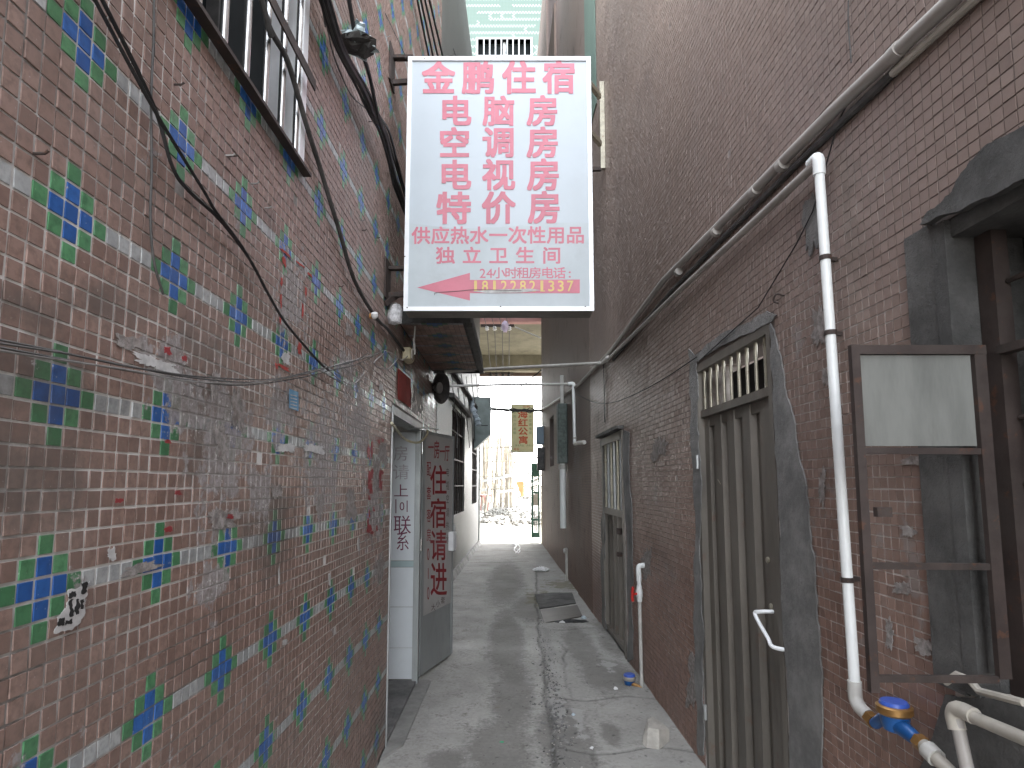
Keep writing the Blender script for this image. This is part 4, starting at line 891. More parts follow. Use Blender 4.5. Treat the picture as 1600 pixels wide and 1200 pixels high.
# ---------------------------------------------------------------- upper part of the right building, far section
def rw(y, z, off=0): return (-off, y, z)
ys, ye = 6.75, 7.6
put('green_tile_strip', MB().box((-.014, ys, 6.15), (-.006, ye, 8.38)), m_mosaic('dull_green_mosaic', (0.13, 0.20, 0.165), (0.19, 0.27, 0.23), .03, .3), wallr)
aw = put('awning', MB().box((-.34, 8.2, 7.55), (-.005, 9.6, 7.66)), mt_brownslab, RB)
put('fascia', MB().box((-.37, 8.2, 7.5), (-.342, 9.6, 8.7)), mt_brownslab, aw)
mb = MB()
for a, b in (((-.30, 8.15, 7.38), (-.30, 9.3, 7.38)), ((-.30, 8.15, 7.38), (-.01, 8.15, 7.38)), ((-.30, 8.15, 7.38), (-.30, 8.15, 7.0)), ((-.16, 8.15, 7.38), (-.16, 8.15, 7.0)), ((-.02, 8.15, 7.38), (-.02, 8.15, 7.0)), ((-.30, 8.15, 7.0), (-.01, 8.15, 7.0))): mb.bar(a, b, .025, .025)
put('cage', mb, mt_alu_grey, RB)
solo('drain_pipe', MB().tube([D(944, -60, 7.0), D(921, 18, 7.6), D(921, 120, 7.6)], .035, 10), mt_pvc_dull, 'pale drain pipe high up beside the green tile strip of the right building', 'pipe', True)

# ================================================================ SIGN BOARDS
YS_ = 3.50
SB = thing('signboard', 'white hanging lodging signboard with faded red characters and a red arrow', 'sign', (0, YS_, 2.6))
BM = Vector((0, YS_, 2.6))
tl, tr_, bl_, br_ = D(640, 89, YS_), D(920, 89, YS_), D(628, 486, YS_), D(931, 486, YS_)
x0, x1, z0, z1 = (tl.x + bl_.x) / 2, (tr_.x + br_.x) / 2, bl_.z, tl.z
def sb(name, mb, mtl, **k): return put(name, mb, mtl, SB, world=True, **k)
sb('housing', MB().box((x0 + .004, YS_ + .010, z0 + .004), (x1 - .004, YS_ + .165, z1 - .004)), M('dusty_sheet_steel', (0.20, 0.185, 0.165), .6, .2, .2, 6, .4, bump=.1))
face = sb('face', MB().box((x0 + .01, YS_ + .004, z0 + .01), (x1 - .01, YS_ + .010, z1 - .01)), mt_face)
fw = .026
fr_ = MB(); fr_.box((x0, YS_ - .006, z1 - fw), (x1, YS_ + .0035, z1)); fr_.box((x0, YS_ - .006, z0), (x1, YS_ + .0035, z0 + fw)); fr_.box((x0, YS_ - .005, z0 + fw), (x0 + fw, YS_ + .0035, z1 - fw)); fr_.box((x1 - fw, YS_ - .005, z0 + fw), (x1, YS_ + .0035, z1 - fw)); sb('frame', fr_, mt_alu)
zm = D(780, 349, YS_).z
pol = jag([(x0 + fw, z0 + fw), (x1 - fw, z0 + fw), (x1 - fw, zm + .004), (x0 + fw, zm)], 14, .06); pol = [(min(max(p[0], x0 + fw), x1 - fw), max(p[1], z0 + fw)) for p in pol]
sb('pasted_sheet', MB().prism([(p[0], YS_ + .0022, p[1]) for p in pol], (0, .0017, 0)), mt_face_old)
smap = lambda u, v, l: (lambda p: (p.x, YS_ + .0020 - l, p.z))(D(600 + u / 2.608, 60 + v / 2.608, YS_))
rows = [[('金', 222, 163, 122, 128), ('鹏', 385, 162, 122, 128), ('住', 550, 161, 124, 130), ('宿', 714, 160, 122, 130)],
        [('电', 291, 297, 118, 118), ('脑', 468, 297, 118, 118), ('房', 647, 296, 118, 120)], [('空', 287, 427, 116, 120), ('调', 467, 425, 120, 120), ('房', 648, 425, 120, 122)],
        [('电', 289, 558, 120, 118), ('视', 467, 557, 122, 122), ('房', 651, 557, 122, 126)], [('特', 284, 693, 128, 126), ('价', 467, 692, 124, 126), ('房', 654, 691, 122, 128)]]
for r_ in rows:
    mb = MB(); letters(mb, r_, smap, .030, lift=.0006); sb('lettering', mb, mt_pink)
mb = MB(); letters(mb, [(c_, 151 + 78.6 * k, 804 + -0.3 * k, 68, 68) for k, c_ in enumerate('供应热水一次性用品')], smap, .024, lift=.0006); sb('lettering', mb, mt_pink)
mb = MB(); letters(mb, [(c_, 250 + 108.3 * k, 885, 70, 66) for k, c_ in enumerate('独立卫生间')], smap, .024, lift=.0006); sb('lettering', mb, mt_pink)
mb = MB(); letters(mb, [('2', 402, 957, 24, 38), ('4', 430, 957, 26, 38)], smap, .012, lift=.0006, exact=True); letters(mb, [(c_, 468 + 49.4 * k, 956, 46, 44) for k, c_ in enumerate('小时租房电话')], smap, .016, lift=.0006); letters(mb, [(':', 757, 962, 9, 26)], smap, .02, lift=.0006, exact=True); sb('lettering', mb, mt_pink)
ar = MB().prism([smap(u, v, .0003) for u, v in ((135, 1015), (350, 955), (350, 984), (798, 982), (798, 1038), (350, 1038), (350, 1068))], (0, -.0006, 0)); sb('arrow', ar, mt_pink)
mb = MB()
DG = {'1': 11, '8': 25, '2': 25, '3': 24, '7': 25}
for k, c_ in enumerate('18122821337'):
    u = 373 + 38.6 * k; letters(mb, [(c_, u, 1009, DG[c_], 44)], smap, .016, lift=.0016, exact=True)
    if c_ == '1': mb.prism([smap(u + a, 1009 + b, .0016) for a, b in ((-6, 18), (12, 18), (12, 22), (-6, 22))], (0, -.0003, 0))
sb('lettering', mb, mt_yellow)
mb = MB()
tear = catmull([smap(205, 1046, .003), smap(215, 1036, .004), smap(300, 1030, .003), smap(380, 1024, .003), smap(560, 1028, .003)], 6)
mb.tube(tear, .0018, 5); sb('torn_edge', mb, mt_greyprint)
mb = MB(); mb.prism([smap(u, v, .0022) for u, v in ((360, 1030), (480, 1022), (600, 1020), (640, 1026), (560, 1036), (420, 1038))], (0, -.0005, 0)); sb('torn_strip', mb, mt_paper)
for (u, v) in ((165, 84), (460, 80), (745, 84), (475, 1094), (95, 1098), (820, 1094), (85, 890)): p = smap(u, v, .009); sb('screw', MB().lathe(p, (0, -1, 0), [(-.004, .005), (0, .004)], 8), mt_rust)
# brackets fixing it to the wall
for (yy, ya, sgn) in ((90, 130, 1), (418, 450, 1)):
    p0 = FL.W(606 if sgn else 590, yy); za = D(640, yy, YS_ + .08).z; zb2 = za - .20
    mb = MB()
    mb.box((XL + .004, YS_ - .03, zb2 - .02), (XL + .012, YS_ + .12, za + .03)); mb.box((XL + .012, YS_ + .05, za - .02), (x0 + .02, YS_ + .09, za + .0)); mb.bar((XL + .012, YS_ + .07, zb2 + .02), (x0 + .01, YS_ + .07, za - .17), .025, .03)
    sb('bracket', mb, mt_rust)
# iron bracket on the right wall behind the sign
RK = thing('wall_bracket', 'rusty cream angle iron bracket on the right wall behind the white signboard', 'bracket', tuple(FR.W(945, 262)))
yb_ = 6.28; zt_, zl_ = FR.at(943, 133).z, FR.at(947, 262).z
def fbx(mb, a, b, w1_, w2_): return mb.bar(FR.w(a), FR.w(b), w1_, w2_)
put('upright', fbx(MB(), (-.03, yb_, zl_), (-.03, yb_, zt_), .05, .05), mt_bar_cream, RK, world=True)
for zz_ in (D(943, 152, 6.28).z, D(945, 226, 6.28).z): put('arm', fbx(MB(), (-.05, yb_, zz_), (-.42, yb_ - .55, zz_ - .0), .045, .05), mt_bar_cream, RK, world=True)
put('arm', fbx(MB(), (-.05, yb_, zl_), (-.42, yb_ + .02, zl_), .04, .04), mt_rust, RK, world=True)

# hanging banner sign at the far end
YB = 16.7
HB = thing('hanging_sign', 'yellow apartment sign with red vertical characters hanging at the alley end', 'sign', tuple(D(817, 706, YB)))
a, b = D(799.5, 632.5, YB), D(833.5, 706, YB)
put('board', MB().box((a.x, YB, b.z), (b.x, YB + .10, a.z)), mt_tan, HB, world=True)
mb = MB(); q = .022
mb.box((a.x - q, YB - .01, a.z), (b.x + q, YB + .11, a.z + q)); mb.box((a.x - q, YB - .01, b.z - q), (b.x + q, YB + .11, b.z)); mb.box((a.x - q, YB - .009, b.z), (a.x, YB + .11, a.z)); mb.box((b.x, YB - .009, b.z), (b.x + q, YB + .11, a.z)); put('frame', mb, mt_alu_grey, HB, world=True)
hmap = lambda u, v, l: (lambda p: (p.x, YB - .003 - l, p.z))(D(780 + u / 10.91, 620 + v / 10.91, YB))
mb = MB(); letters(mb, [('海', 400, 298, 150, 140), ('红', 406, 445, 150, 130), ('公', 405, 590, 150, 130), ('寓', 410, 738, 150, 130)], hmap, .026, lift=.001); put('lettering', mb, mt_orangeprint, HB, world=True)
mb = MB(); letters(mb, [(c_, 265, 265 + 70 * k, 44, 44) for k, c_ in enumerate('单房一厅出租')] + [(c_, 530, 265 + 70 * k, 44, 44) for k, c_ in enumerate('热水空调电视')] + [(c_, 290 + 38 * k + (40 if k > 3 else 0), 830, 30, 34) for k, c_ in enumerate('家电齐全拎包入住')], hmap, .0, lift=.001); put('lettering', mb, mt_greenprint, HB, world=True)
mb = MB(); letters(mb, [(c_, 430 + 62 * k, 168, 52, 34) for k, c_ in enumerate('出租')] + [(c_, 270 + 46 * k, 893, 36, 42) for k, c_ in enumerate('电话')], hmap, .008, lift=.001); put('lettering', mb, mt_orangeprint, HB, world=True)
put('arm', MB().tube([(b.x, YB + .05, a.z - .05), (b.x + .24, YB + .05, a.z - .05)], .012, 6), mt_rust, HB, world=True)
put('arm', MB().tube([(b.x, YB + .05, a.z + .12), (b.x + .24, YB + .05, a.z + .12)], .010, 6), mt_rust, HB, world=True)
put('hanger', MB().tube([(b.x - .02, YB + .05, a.z - .0), (b.x, YB + .05, a.z + .12)], .008, 6), mt_rust, HB, world=True)

# ================================================================ CABLES ON THE LEFT
def lpts(seq, off):
    pts = [FL.W(x, y, off) for x, y in seq]
    if seq[0][0] < 0 or seq[0][1] < 0: pts = [pts[0] + (pts[0] - pts[1]).normalized() * 1.6] + pts     # runs on past the picture's edge
    return catmull(pts, 8)
def cable(name, pts, r, mtl, label, n=6, cat='cable', group=None): return solo(name, MB().tube(pts, r, n), mtl, label, cat, True, group)
cable('cable', lpts([(138, -20), (190, 78), (247, 182), (317, 296), (337, 330), (378, 385), (413, 447)], .025), .0042, mt_black, 'upper of two black cables drooping from the top left corner')
cable('cable', lpts([(150, -20), (200, 80), (244, 175), (270, 262), (297, 300), (345, 345), (390, 405), (415, 452), (443, 500), (473, 537), (500, 567), (513, 578)], .020), .0046, mt_black, 'lower black cable drooping down the wall to the grey wire bundle')
cable('wire', lpts([(241, -20), (240, 60), (236, 160), (237, 260), (235, 330), (237, 380), (243, 420), (255, 460)], .012), .0026, mt_dkgrey, 'thin grey wire hanging straight down across the tiles at upper left', cat='wire')
hb = [[(-20, 527), (60, 543), (150, 562), (300, 590), (400, 597), (470, 586), (530, 570), (575, 558), (600, 545)], [(-20, 539), (80, 558), (170, 574), (280, 592), (380, 602), (470, 590), (520, 578), (560, 568), (605, 545)], [(-20, 545), (90, 562), (200, 578), (300, 596), (400, 598), (480, 582), (540, 566), (590, 552)], [(-20, 533), (100, 552), (220, 576), (330, 590), (430, 592), (500, 576), (550, 566), (575, 552)]]
hl = ['topmost grey cable of the slack bundle crossing the left wall', 'lowest grey cable of the slack bundle crossing the left wall', 'third grey cable of the slack bundle sagging across the left wall', 'second grey cable of the slack bundle sagging across the left wall']
for k, s_ in enumerate(hb): cable('cable', lpts(s_, .02 + .006 * k), .0021, mt_dkgrey if k != 2 else mt_cable_grey, hl[k], group='cables sagging across the left wall')
cable('wire', lpts([(513, 578), (530, 592), (548, 600), (562, 592), (569, 578), (562, 568), (560, 560)], .02), .0024, mt_cable_grey, 'loose grey wire loop hanging below the cable joint', cat='wire')
cable('wire', lpts([(600, 552), (585, 566), (592, 574), (606, 576), (617, 566), (620, 556), (604, 550), (628, 562), (641, 552)], .05), .0026, mt_cable_grey, 'coiled grey wire loop beside the cream junction box', cat='wire')
# thick trunk of cables coming down behind the sign
th = [(500, -30), (514, 20), (534, 80), (566, 140), (585, 180), (600, 205), (612, 250), (624, 292), (642, 345)]
for k in range(5):
    dx = (k - 2) * 3.2
    cable('cable', lpts([(x + dx + R.uniform(-1.5, 1.5), y + R.uniform(-2, 2)) for x, y in th], .05 + .012 * (k % 3)), .0075 if k != 2 else .011, mt_dkgrey if k % 2 else mt_black,
          ['leftmost', 'second', 'thickest middle', 'fourth', 'rightmost'][k] + ' cable of the thick black trunk passing behind the plastic bag', group='cables of the black trunk on the upper left wall')
cable('cable', lpts([(540, -30), (548, 16), (556, 60), (570, 95), (580, 130), (588, 170), (596, 200)], .09), .009, mt_black, 'black cable from which the grey plastic bag hangs')
cable('wire', lpts([(497, -30), (505, 20), (512, 45), (518, 75), (530, 110), (550, 150), (575, 172)], .02), .003, mt_dkgrey, 'thin dark wire joining the cable trunk left of the plastic bag', cat='wire')
# dark conduit from the window grille down to the sign foot
cable('conduit', lpts([(398, -40), (420, 40), (447, 90), (466, 150), (480, 200), (500, 262), (516, 315), (533, 370), (547, 420), (562, 455), (583, 490), (595, 505), (607, 516), (640, 560)], .022), .0095, mt_dkgrey, 'thick dark conduit running down the wall from the window grille', 8)
bf = thing('bulb_holder', 'white porcelain bulb holder with orange tape on the dark conduit', 'bulb holder', tuple(FL.W(585, 497, .05)))
p = FL.W(586, 493, .05); put('body', MB().lathe(p + Vector((0, -.02, .012)), (0, .5, -.9), [(0, .010), (.004, .017), (.02, .019), (.03, .013), (.036, .005)], 12), mt_porcelain, bf, True, True); put('tape', MB().lathe(p + Vector((-.02, .0, -.012)), (0, .3, 1), [(0, .012), (.02, .013)], 8), mt_orange, bf, True, True)
# foam wrapped stub below the sign
c = D(616, 490, 3.62); mb = MB(); prof = [(0, .02), (.01, .038), (.05, .046), (.09, .043), (.12, .036), (.125, .01)]
mb.lathe(c + Vector((0, 0, .06)), (.05, 0, -1), prof, 20); mb.v = [tuple(Vector(v) + Vector((R.uniform(-1, 1), R.uniform(-1, 1), R.uniform(-1, 1))) * .005) for v in mb.v]
fo = solo('foam_wrap', mb, mt_foam, 'shaggy white foam wrap hanging under the lower left corner of the signboard', 'foam wrap')
solo('support_arm', MB().bar(FL.W(600, 475, -.0), c + Vector((.02, 0, .12)), .03, .03), mt_rust, 'rusty iron stub carrying the white foam wrap under the sign', 'bracket')
# junction box and its cable
jb = thing('junction_box', 'cream double junction box under the canopy beside the cable coil', 'junction box', tuple(FL.W(628, 560)))
jp = FL.at(628, 555); put('body', MB().box((XL + .012, jp.y - .06, jp.z - .04), (XL + .07, jp.y + .055, jp.z + .045), 0, .006), mt_cream, jb, world=True); put('cover', MB().box((XL + .071, jp.y - .05, jp.z - .032), (XL + .082, jp.y + .0, jp.z + .035), 0, .004), mt_pvc_old, jb, world=True); put('socket', MB().lathe((XL + .02, jp.y + .058, jp.z + .002), (.2, 1, 0), [(0, .04), (.06, .042), (.07, .032)], 14), mt_cream, jb, True, True)
cable('wire', catmull([D(649, 502, 4.0), D(648, 520, 4.05), D(646, 545, 4.1), D(642, 556, 4.15), D(632, 562, 4.1), D(620, 560, 4.08)], 8), .0055, mt_pvc_dull, 'white wire dropping from the canopy to the junction box', cat='wire')
cable('wire', catmull([D(646, 528, 4.05), D(648, 542, 4.06), D(648, 554, 4.06)], 4), .007, mt_pvc_dull, 'short white wire end dangling under the canopy', cat='wire')
st1, st2 = D(638, 560, 4.45), D(657, 581, 5.25)
sl = thing('strip_light', 'dusty white fluorescent tube lamp fixed under the canopy, unlit', 'lamp', tuple(st2)); put('tube', MB().tube([st1, st2], .016, 10), mt_pvc_dull, sl, True, True)
put('cap', MB().tube([st2, st2 + (st2 - st1).normalized() * .02], .019, 10), mt_alu_grey, sl, True, True); put('batten', MB().bar(st1 + Vector((-.03, 0, .02)), st2 + Vector((-.03, 0, .02)), .03, .03), mt_cement_dark, sl, world=True)
# red poster above the doorway
pp = jag([(621.7, 575), (641.7, 593), (641.7, 638), (632, 630), (621.7, 623)], 4, .05); solo('red_poster', MB().prism([FL.W(x, y, .006) for x, y in pp], (.0015, 0, 0)), mt_poster, 'torn red paper poster above the hostel doorway', 'poster')
# horn loudspeaker
HC = D(688, 606, 5.72); HS = thing('horn_speaker', 'dark horn loudspeaker with pale centre under the canopy corner', 'loudspeaker', tuple(HC + Vector((0, 0, -.15))))
ax = Vector((.90, -.42, -.08)).normalized()
mb = MB(); mb.lathe(HC - ax * .10, ax, [(0, .035), (.03, .05), (.06, .085), (.09, .125), (.105, .152), (.112, .156), (.106, .150), (.085, .118), (.055, .078), (.03, .045), (.028, .01)], 28); put('horn', mb, mt_speaker, HS, True, True)
put('driver', MB().lathe(HC - ax * .19, ax, [(0, .03), (.02, .048), (.08, .048), (.09, .036)], 16), mt_speaker, HS, True, True)
put('reflector', MB().lathe(HC - ax * .06, ax, [(0, .030), (.03, .05), (.055, .055), (.062, .03), (.056, .012)], 18), mt_alu_grey, HS, True, True)
put('bracket', MB().bar(HC - ax * .14 + Vector((-.02, .02, .0)), FL.W(668, 588, .0), .02, .02), mt_rust, HS, world=True)
# wire strung above the hostel door
cable('wire', catmull([FL.W(612, 661, .02), D(630, 684, 4.4), D(645, 691, 4.6), D(657, 690, 4.8), D(667, 680, 5.0), D(668, 672, 5.1)], 8), .009, mt_cream, 'old yellowed cable drooping across the top of the hostel doorway', cat='cable')
cable('rod', [D(640, 668, 4.55), D(672, 669, 5.1), D(686, 671, 5.4)], .006, mt_alu_grey, 'thin metal rod above the open hostel door', cat='rod')
# plastic bag hanging on the trunk
bc = FL.W(562, 55, .10)
BG = thing('plastic_bag', 'crumpled grey plastic bag hanging from black cables on the upper left wall', 'bag', tuple(FL.W(566, 92, .10)))
mb = MB(); n = 18; bz0, bz1 = FL.at(566, 90, .1).z, FL.at(553, 20, .1).z; by = FL.at(560, 60, .1).y
prof = [(0, .01), (.03, .055), (.10, .085), (.22, .082), (.36, .07), (.50, .05), (.62, .035), (.75, .028), (.85, .04), (.95, .03), (1, .008)]
vs = []
for (f_, r_) in prof:
    z_ = bz0 + (bz1 - bz0) * f_
    for j in range(n):
        an = 2 * math.pi * j / n; rr = r_ * (1 + .22 * math.sin(5 * an + 3 * f_) + R.uniform(-.16, .16)); vs.append((XL + .10 + rr * math.cos(an) * .8, by + (.5 - f_) * .03 + rr * math.sin(an), z_ + R.uniform(-.012, .012)))
fs = [(i * n + j, i * n + (j + 1) % n, (i + 1) * n + (j + 1) % n, (i + 1) * n + j) for i in range(len(prof) - 1) for j in range(n)]
mb.add(vs, fs); put('sack', mb, mt_bag, BG, world=True); mb = MB(); mb.lathe((XL + .10, by, bz0 - .012), (0, 0, 1), [(0, .04), (.012, .07), (.03, .075), (.045, .05)], 12); mb.v = [tuple(Vector(v) + Vector([R.uniform(-.01, .01) for _ in range(3)])) for v in mb.v]; put('dirt_lump', mb, mt_cement_dark, BG, world=True)
# overhead wires running along the alley to the insulators
I1 = [D(x, 513, YG - .05) for x in (761, 773, 785, 796)]
for k, (xa, p1) in enumerate(zip((652, 657.5, 664, 671), I1)):
    a_ = D(xa, 0, 4.3); mid = a_.lerp(p1, .5); dirv = (a_ - p1)
    cable('power_wire', catmull([a_ + dirv * .12, a_, a_.lerp(p1, .25) - Vector((0, 0, .10)), a_.lerp(p1, .5) - Vector((0, 0, .14)), a_.lerp(p1, .75) - Vector((0, 0, .10)), p1], 6), .0085, mt_black, ['leftmost', 'second from left', 'third from left', 'rightmost'][k] + ' of four black overhead power wires above the signboard', group='overhead power wires')
for k, (xa, ya, xb, yb2) in enumerate(((627, 0, 651, 88), (634, 0, 654, 88))):
    cable('wire', [D(xa - 8, -30, 4.2), D(xa, ya, 4.4), D(xb, yb2, 5.3), D(xb + 20, yb2 + 90, 6.0)], .005, mt_black, ['left', 'right'][k] + ' thin black wire of the pair high beside the power wires', cat='wire')
cable('wire', [D(588, -10, 3.3), D(592, 0, 3.3), D(632, 84, 3.5), D(634, 92, 3.5)], .0025, mt_black, 'thin slanting wire reaching the top left corner of the signboard', cat='wire')
rope = [D(722, -10, 12.5), D(722, 40, 12.6), D(725, 60, 12.7), D(724, 90, 12.8), D(724, 200, 13)]
for k in range(2): cable('rope', catmull([p_ + Vector((.045 * k + .02 * (-1) ** i, 0, 0)) for i, p_ in enumerate(rope)], 6), .022, mt_pvc_old, ['left', 'right'][k] + ' twisted pale rope hanging beside the green mosaic building', cat='rope')
solo('corner_pipe', MB().tube([D(694, -20, 10.2), D(694, 200, 10.2)], .03, 8), mt_brownslab, 'thin brown vertical pipe on the rear left building above the sign', 'pipe', True)
cable('wire', [D(696, 38, 10), D(703, 60, 10), D(713, 90, 10), D(725, 130, 10)], .006, mt_black, 'thin wire slanting down beside the brown vertical pipe', cat='wire')

# insulators under the bridge
def insul(yY, y_px, xs_, label, hang):
    o = thing('insulator_rack', label, 'insulator rack', tuple(D((xs_[0] + xs_[-1]) / 2, y_px, yY)))
    put('crossbar', MB().box((D(xs_[0] - 7, 0, yY).x, yY - .04, D(0, y_px, yY).z), (D(xs_[-1] + 7, 0, yY).x, yY + .02, D(0, y_px - 4, yY).z)), mt_rust, o, world=True)
    for x in xs_: put('insulator', MB().lathe(D(x, y_px, yY) + Vector((0, -.05, 0)), (0, 0, -1), [(0, .04), (.03, .06), (.05, .045), (.08, .065), (.11, .04)], 10), mt_porcelain if hang else mt_dkgrey, o, True, True)
insul(YG - .1, 511, (761, 773, 785, 796), 'near rack of four insulators under the pink edge of the bridge', True)
insul(YG + 5.0, 584, (767, 776, 786, 795), 'far rack of four insulators under the yellowed bridge beam', False)
for k, (xa, xb) in enumerate(zip((761, 773, 785, 796), (767, 776, 786, 795))):
    a_, b_ = D(xa, 514, YG - .15), D(xb, 582, YG + 4.95); cable('power_wire', catmull([a_, a_.lerp(b_, .5) - Vector((0, 0, .08)), b_, D(xb - 2, 606, YG + 6.6)], 8), .011, mt_black, ['leftmost', 'second from left', 'third from left', 'rightmost'][k] + ' of four power wires under the bridge ceiling', group='power wires under the bridge')
pb = MB().lathe(D(789, 519, YG - .35), (0, 0, 1), [(0, .03), (.05, .07), (.13, .10), (.22, .11), (.28, .06), (.32, .03)], 10); pb.v = [tuple(Vector(v) + Vector([R.uniform(-.025, .025) for _ in range(3)])) for v in pb.v]; solo('plastic_bag', pb, mt_pinkbag, 'lilac plastic bag caught on the near insulator rack', 'bag')
cable('wire', catmull([D(805, 511, YG - .1), D(826, 520, YG - .4), D(845, 528, YG - .6)], 5), .02, mt_pvc_dull, 'pale wire from the insulator rack to the right building corner', cat='wire')
cable('wire', catmull([D(846, 578, 15.5), D(815, 603, 15.8), D(785, 616, 16), D(758, 614, 16), D(747, 606, 16)], 8), .017, mt_black, 'black wire sagging across the alley below the bridge', cat='wire')
# box and rag on the rear left wall
CB = thing('meter_cabinet', 'grey green metal cabinet mounted high at the end of the rear left wall', 'cabinet', tuple(D(756, 690, 15.4)))
yc = 15.0; a_, b_ = D(745, 620, yc), D(766.5, 688, yc)
put('body', MB().box((a_.x - .06, yc, b_.z + .15), (b_.x, yc + .55, a_.z), 0, .01), mt_greenbox, CB, world=True); put('lid', MB().box((a_.x - .02, yc - .02, b_.z + .20), (b_.x - .025, yc - .001, a_.z - .05), 0, .004), mt_greenbox, CB, world=True)
put('hopper', MB().prism([(a_.x - .06, yc + .01, b_.z + .149), (b_.x - .003, yc + .01, b_.z + .149), (a_.x - .06, yc + .01, b_.z - .22)], (0, .5, 0)), mt_greenbox, CB, world=True)
put('slot', MB().box((a_.x + .12, yc - .026, b_.z + .36), (b_.x - .07, yc - .021, b_.z + .38)), mt_dark, CB, world=True)
rg = MB(); pts = [D(735, 620, 13.6), D(737, 632, 13.55), D(741, 645, 13.5), D(745, 655, 13.5), D(748, 665, 13.5)]; rg.tube(catmull(pts, 5), .05, 9, rs=[.035 + .03 * math.sin(i * .9) ** 2 + R.uniform(0, .02) for i in range(21)]); rg.v = [tuple(Vector(v) + Vector([R.uniform(-.012, .012) for _ in range(3)])) for v in rg.v]
solo('rag', rg, mt_rag, 'pale blue rag hanging beside the grey green cabinet', 'rag')
for k in range(6):
    xa = 706 + k * 7.5; cable('wire', catmull([FB.W(xa, 590 + R.uniform(-8, 8), .04), FB.W(xa + 4, 625 + R.uniform(-5, 8), .05), FB.W(xa + 9, 660, .05), FB.W(xa + 10 + R.uniform(-3, 3), 700, .04)], 6), .008, mt_dkgrey if k % 2 else mt_cable_grey, 'loose wire trailing down the rear left wall between its two windows', cat='wire', group='wires on the rear left wall')
cable('conduit', [FB.W(703, 690, .03), FB.W(703.5, 850, .03)], .012, mt_alu_grey, 'pale conduit down the rear left wall beside the hostel door', 6)

# ================================================================ PIPES ON THE RIGHT WALL
def rpts(seq, off): return [FR.W(s_[0], s_[1], -(s_[2] if len(s_) > 2 else off)) for s_ in seq]
up = thing('water_main', 'long dusty grey pipe rising diagonally along the right wall', 'pipe', tuple(FR.W(1100, 400, -.05)))
seq = [(1530, -45), (1487, 0), (1300, 175), (1170, 305), (1037, 438), (955, 548), (905, 600), (872, 624), (846, 641)]
mp = rpts(seq, .030); mp[0] = mp[1] + (mp[1] - mp[2]).normalized() * 3.4
put('pipe', MB().tube(mp, .0215, 12), mt_pvc_grey, up, True, True)
for x, y in ((1400, 82), (1222, 258), (1180, 298), (1119, 362), (1060, 425)):
    p = FR.at(x, y, -.032); put('clip', MB().tube([FR.w((-.032, p.y - .018, p.z)), FR.w((-.032, p.y + .018, p.z))],   .0245, 12), mt_pvc_grey, up, True, True)
st0 = rpts([(1545, -20), (1420, 92), (1395, 115)], .014); st0[0] = st0[1] + (st0[0] - st0[1]).normalized() * 3.4
cable('pipe', st0, .012, mt_pvc_old, 'cream pipe stub tucked under the long dusty grey pipe at upper right', 8, 'pipe')
cable('pipe', rpts([(1395, 115), (1240, 262), (1120, 382), (1045, 460), (958, 562)], .012), .014, mt_dkgrey, 'dark thin pipe tucked under the long dusty grey pipe', 8, 'pipe')
wp = thing('supply_pipe', 'white water pipe that elbows and drops down the near right wall to the blue meter', 'pipe', tuple(FR.W(1340, 1095, -.05)))
e_ = FR.at(1279, 250, -.05); b_ = FR.at(1337, 1095, -.05)
put('pipe', MB().tube([FR.w((-.05, e_.y + .02, e_.z - .005))] + rpts([(1180, 345), (1064, 452), (945, 566)], .045), .0165, 12), mt_pvc_grey, wp, True, True)
put('pipe', MB().tube([FR.w((-.05, e_.y, e_.z - .03)), FR.w((-.05, (e_.y + b_.y) / 2, (e_.z + b_.z) / 2)), FR.w((-.05, b_.y, b_.z + .03))], .0165, 14), mt_pvc_white, wp, True, True)
put('elbow', MB().tube(catmull([FR.w((-.05, e_.y + .05, e_.z + .012)), FR.w((-.05, e_.y + .012, e_.z + .012)), FR.w((-.05, e_.y, e_.z - .005)), FR.w((-.05, e_.y, e_.z - .055))], 4), .0205, 12), mt_pvc_white, wp, True, True)
put('elbow', MB().tube(catmull([FR.w((-.05, b_.y, b_.z + .06)), FR.w((-.05, b_.y, b_.z + .01)), FR.w((-.05, b_.y - .02, b_.z - .012)), FR.w((-.05, b_.y - .065, b_.z - .022))], 4), .0205, 12), mt_pvc_dull, wp, True, True)
for y in (403, 906, 520):
    t_ = (y - 250) / (1095 - 250); p = FR.at(1279 + 58 * t_, y, -.05); put('clip', MB().tube([FR.w((-.05, p.y, p.z - .008)), FR.w((-.05, p.y, p.z + .008))], .0195, 12), mt_rust, wp, True, True)
    put('clip_plate', MB().bar(FR.w((-.03, p.y + .01, p.z)), FR.w((-.004, p.y + .014, p.z)), .012, .014), mt_rust, wp, world=True)
WM = thing('water_meter', 'blue water meter with brass ring at the foot of the white supply pipe', 'water meter', tuple(FR.W(1398, 1150, -.05)))
c = FR.at(1398, 1118, -.06); cw = FR.w(c)
put('body', MB().lathe(cw + Vector((0, 0, -.045)), (0, 0, 1), [(0, .012), (.008, .03), (.03, .036), (.05, .038)], 20), mt_meter_blue, WM, True, True)
inl, otl = FR.w((-.05, b_.y - .066, b_.z - .022)), FR.at(1460, 1178, -.06)
put('neck', MB().tube([cw + Vector((0, .03, -.008)), FR.w((-.054, b_.y - .10, b_.z - .03))], .016, 10), mt_meter_blue, WM, True, True)
put('neck', MB().tube([cw + Vector((0, -.02, -.02)), FR.w(FR.at(1437, 1160, -.06))], .021, 10, rs=[.024, .017]), mt_meter_blue, WM, True, True)
put('nut', MB().tube([FR.w((-.052, b_.y - .067, b_.z - .023)), FR.w((-.053, b_.y - .095, b_.z - .029))], .021, 6), mt_brass, WM, world=True)
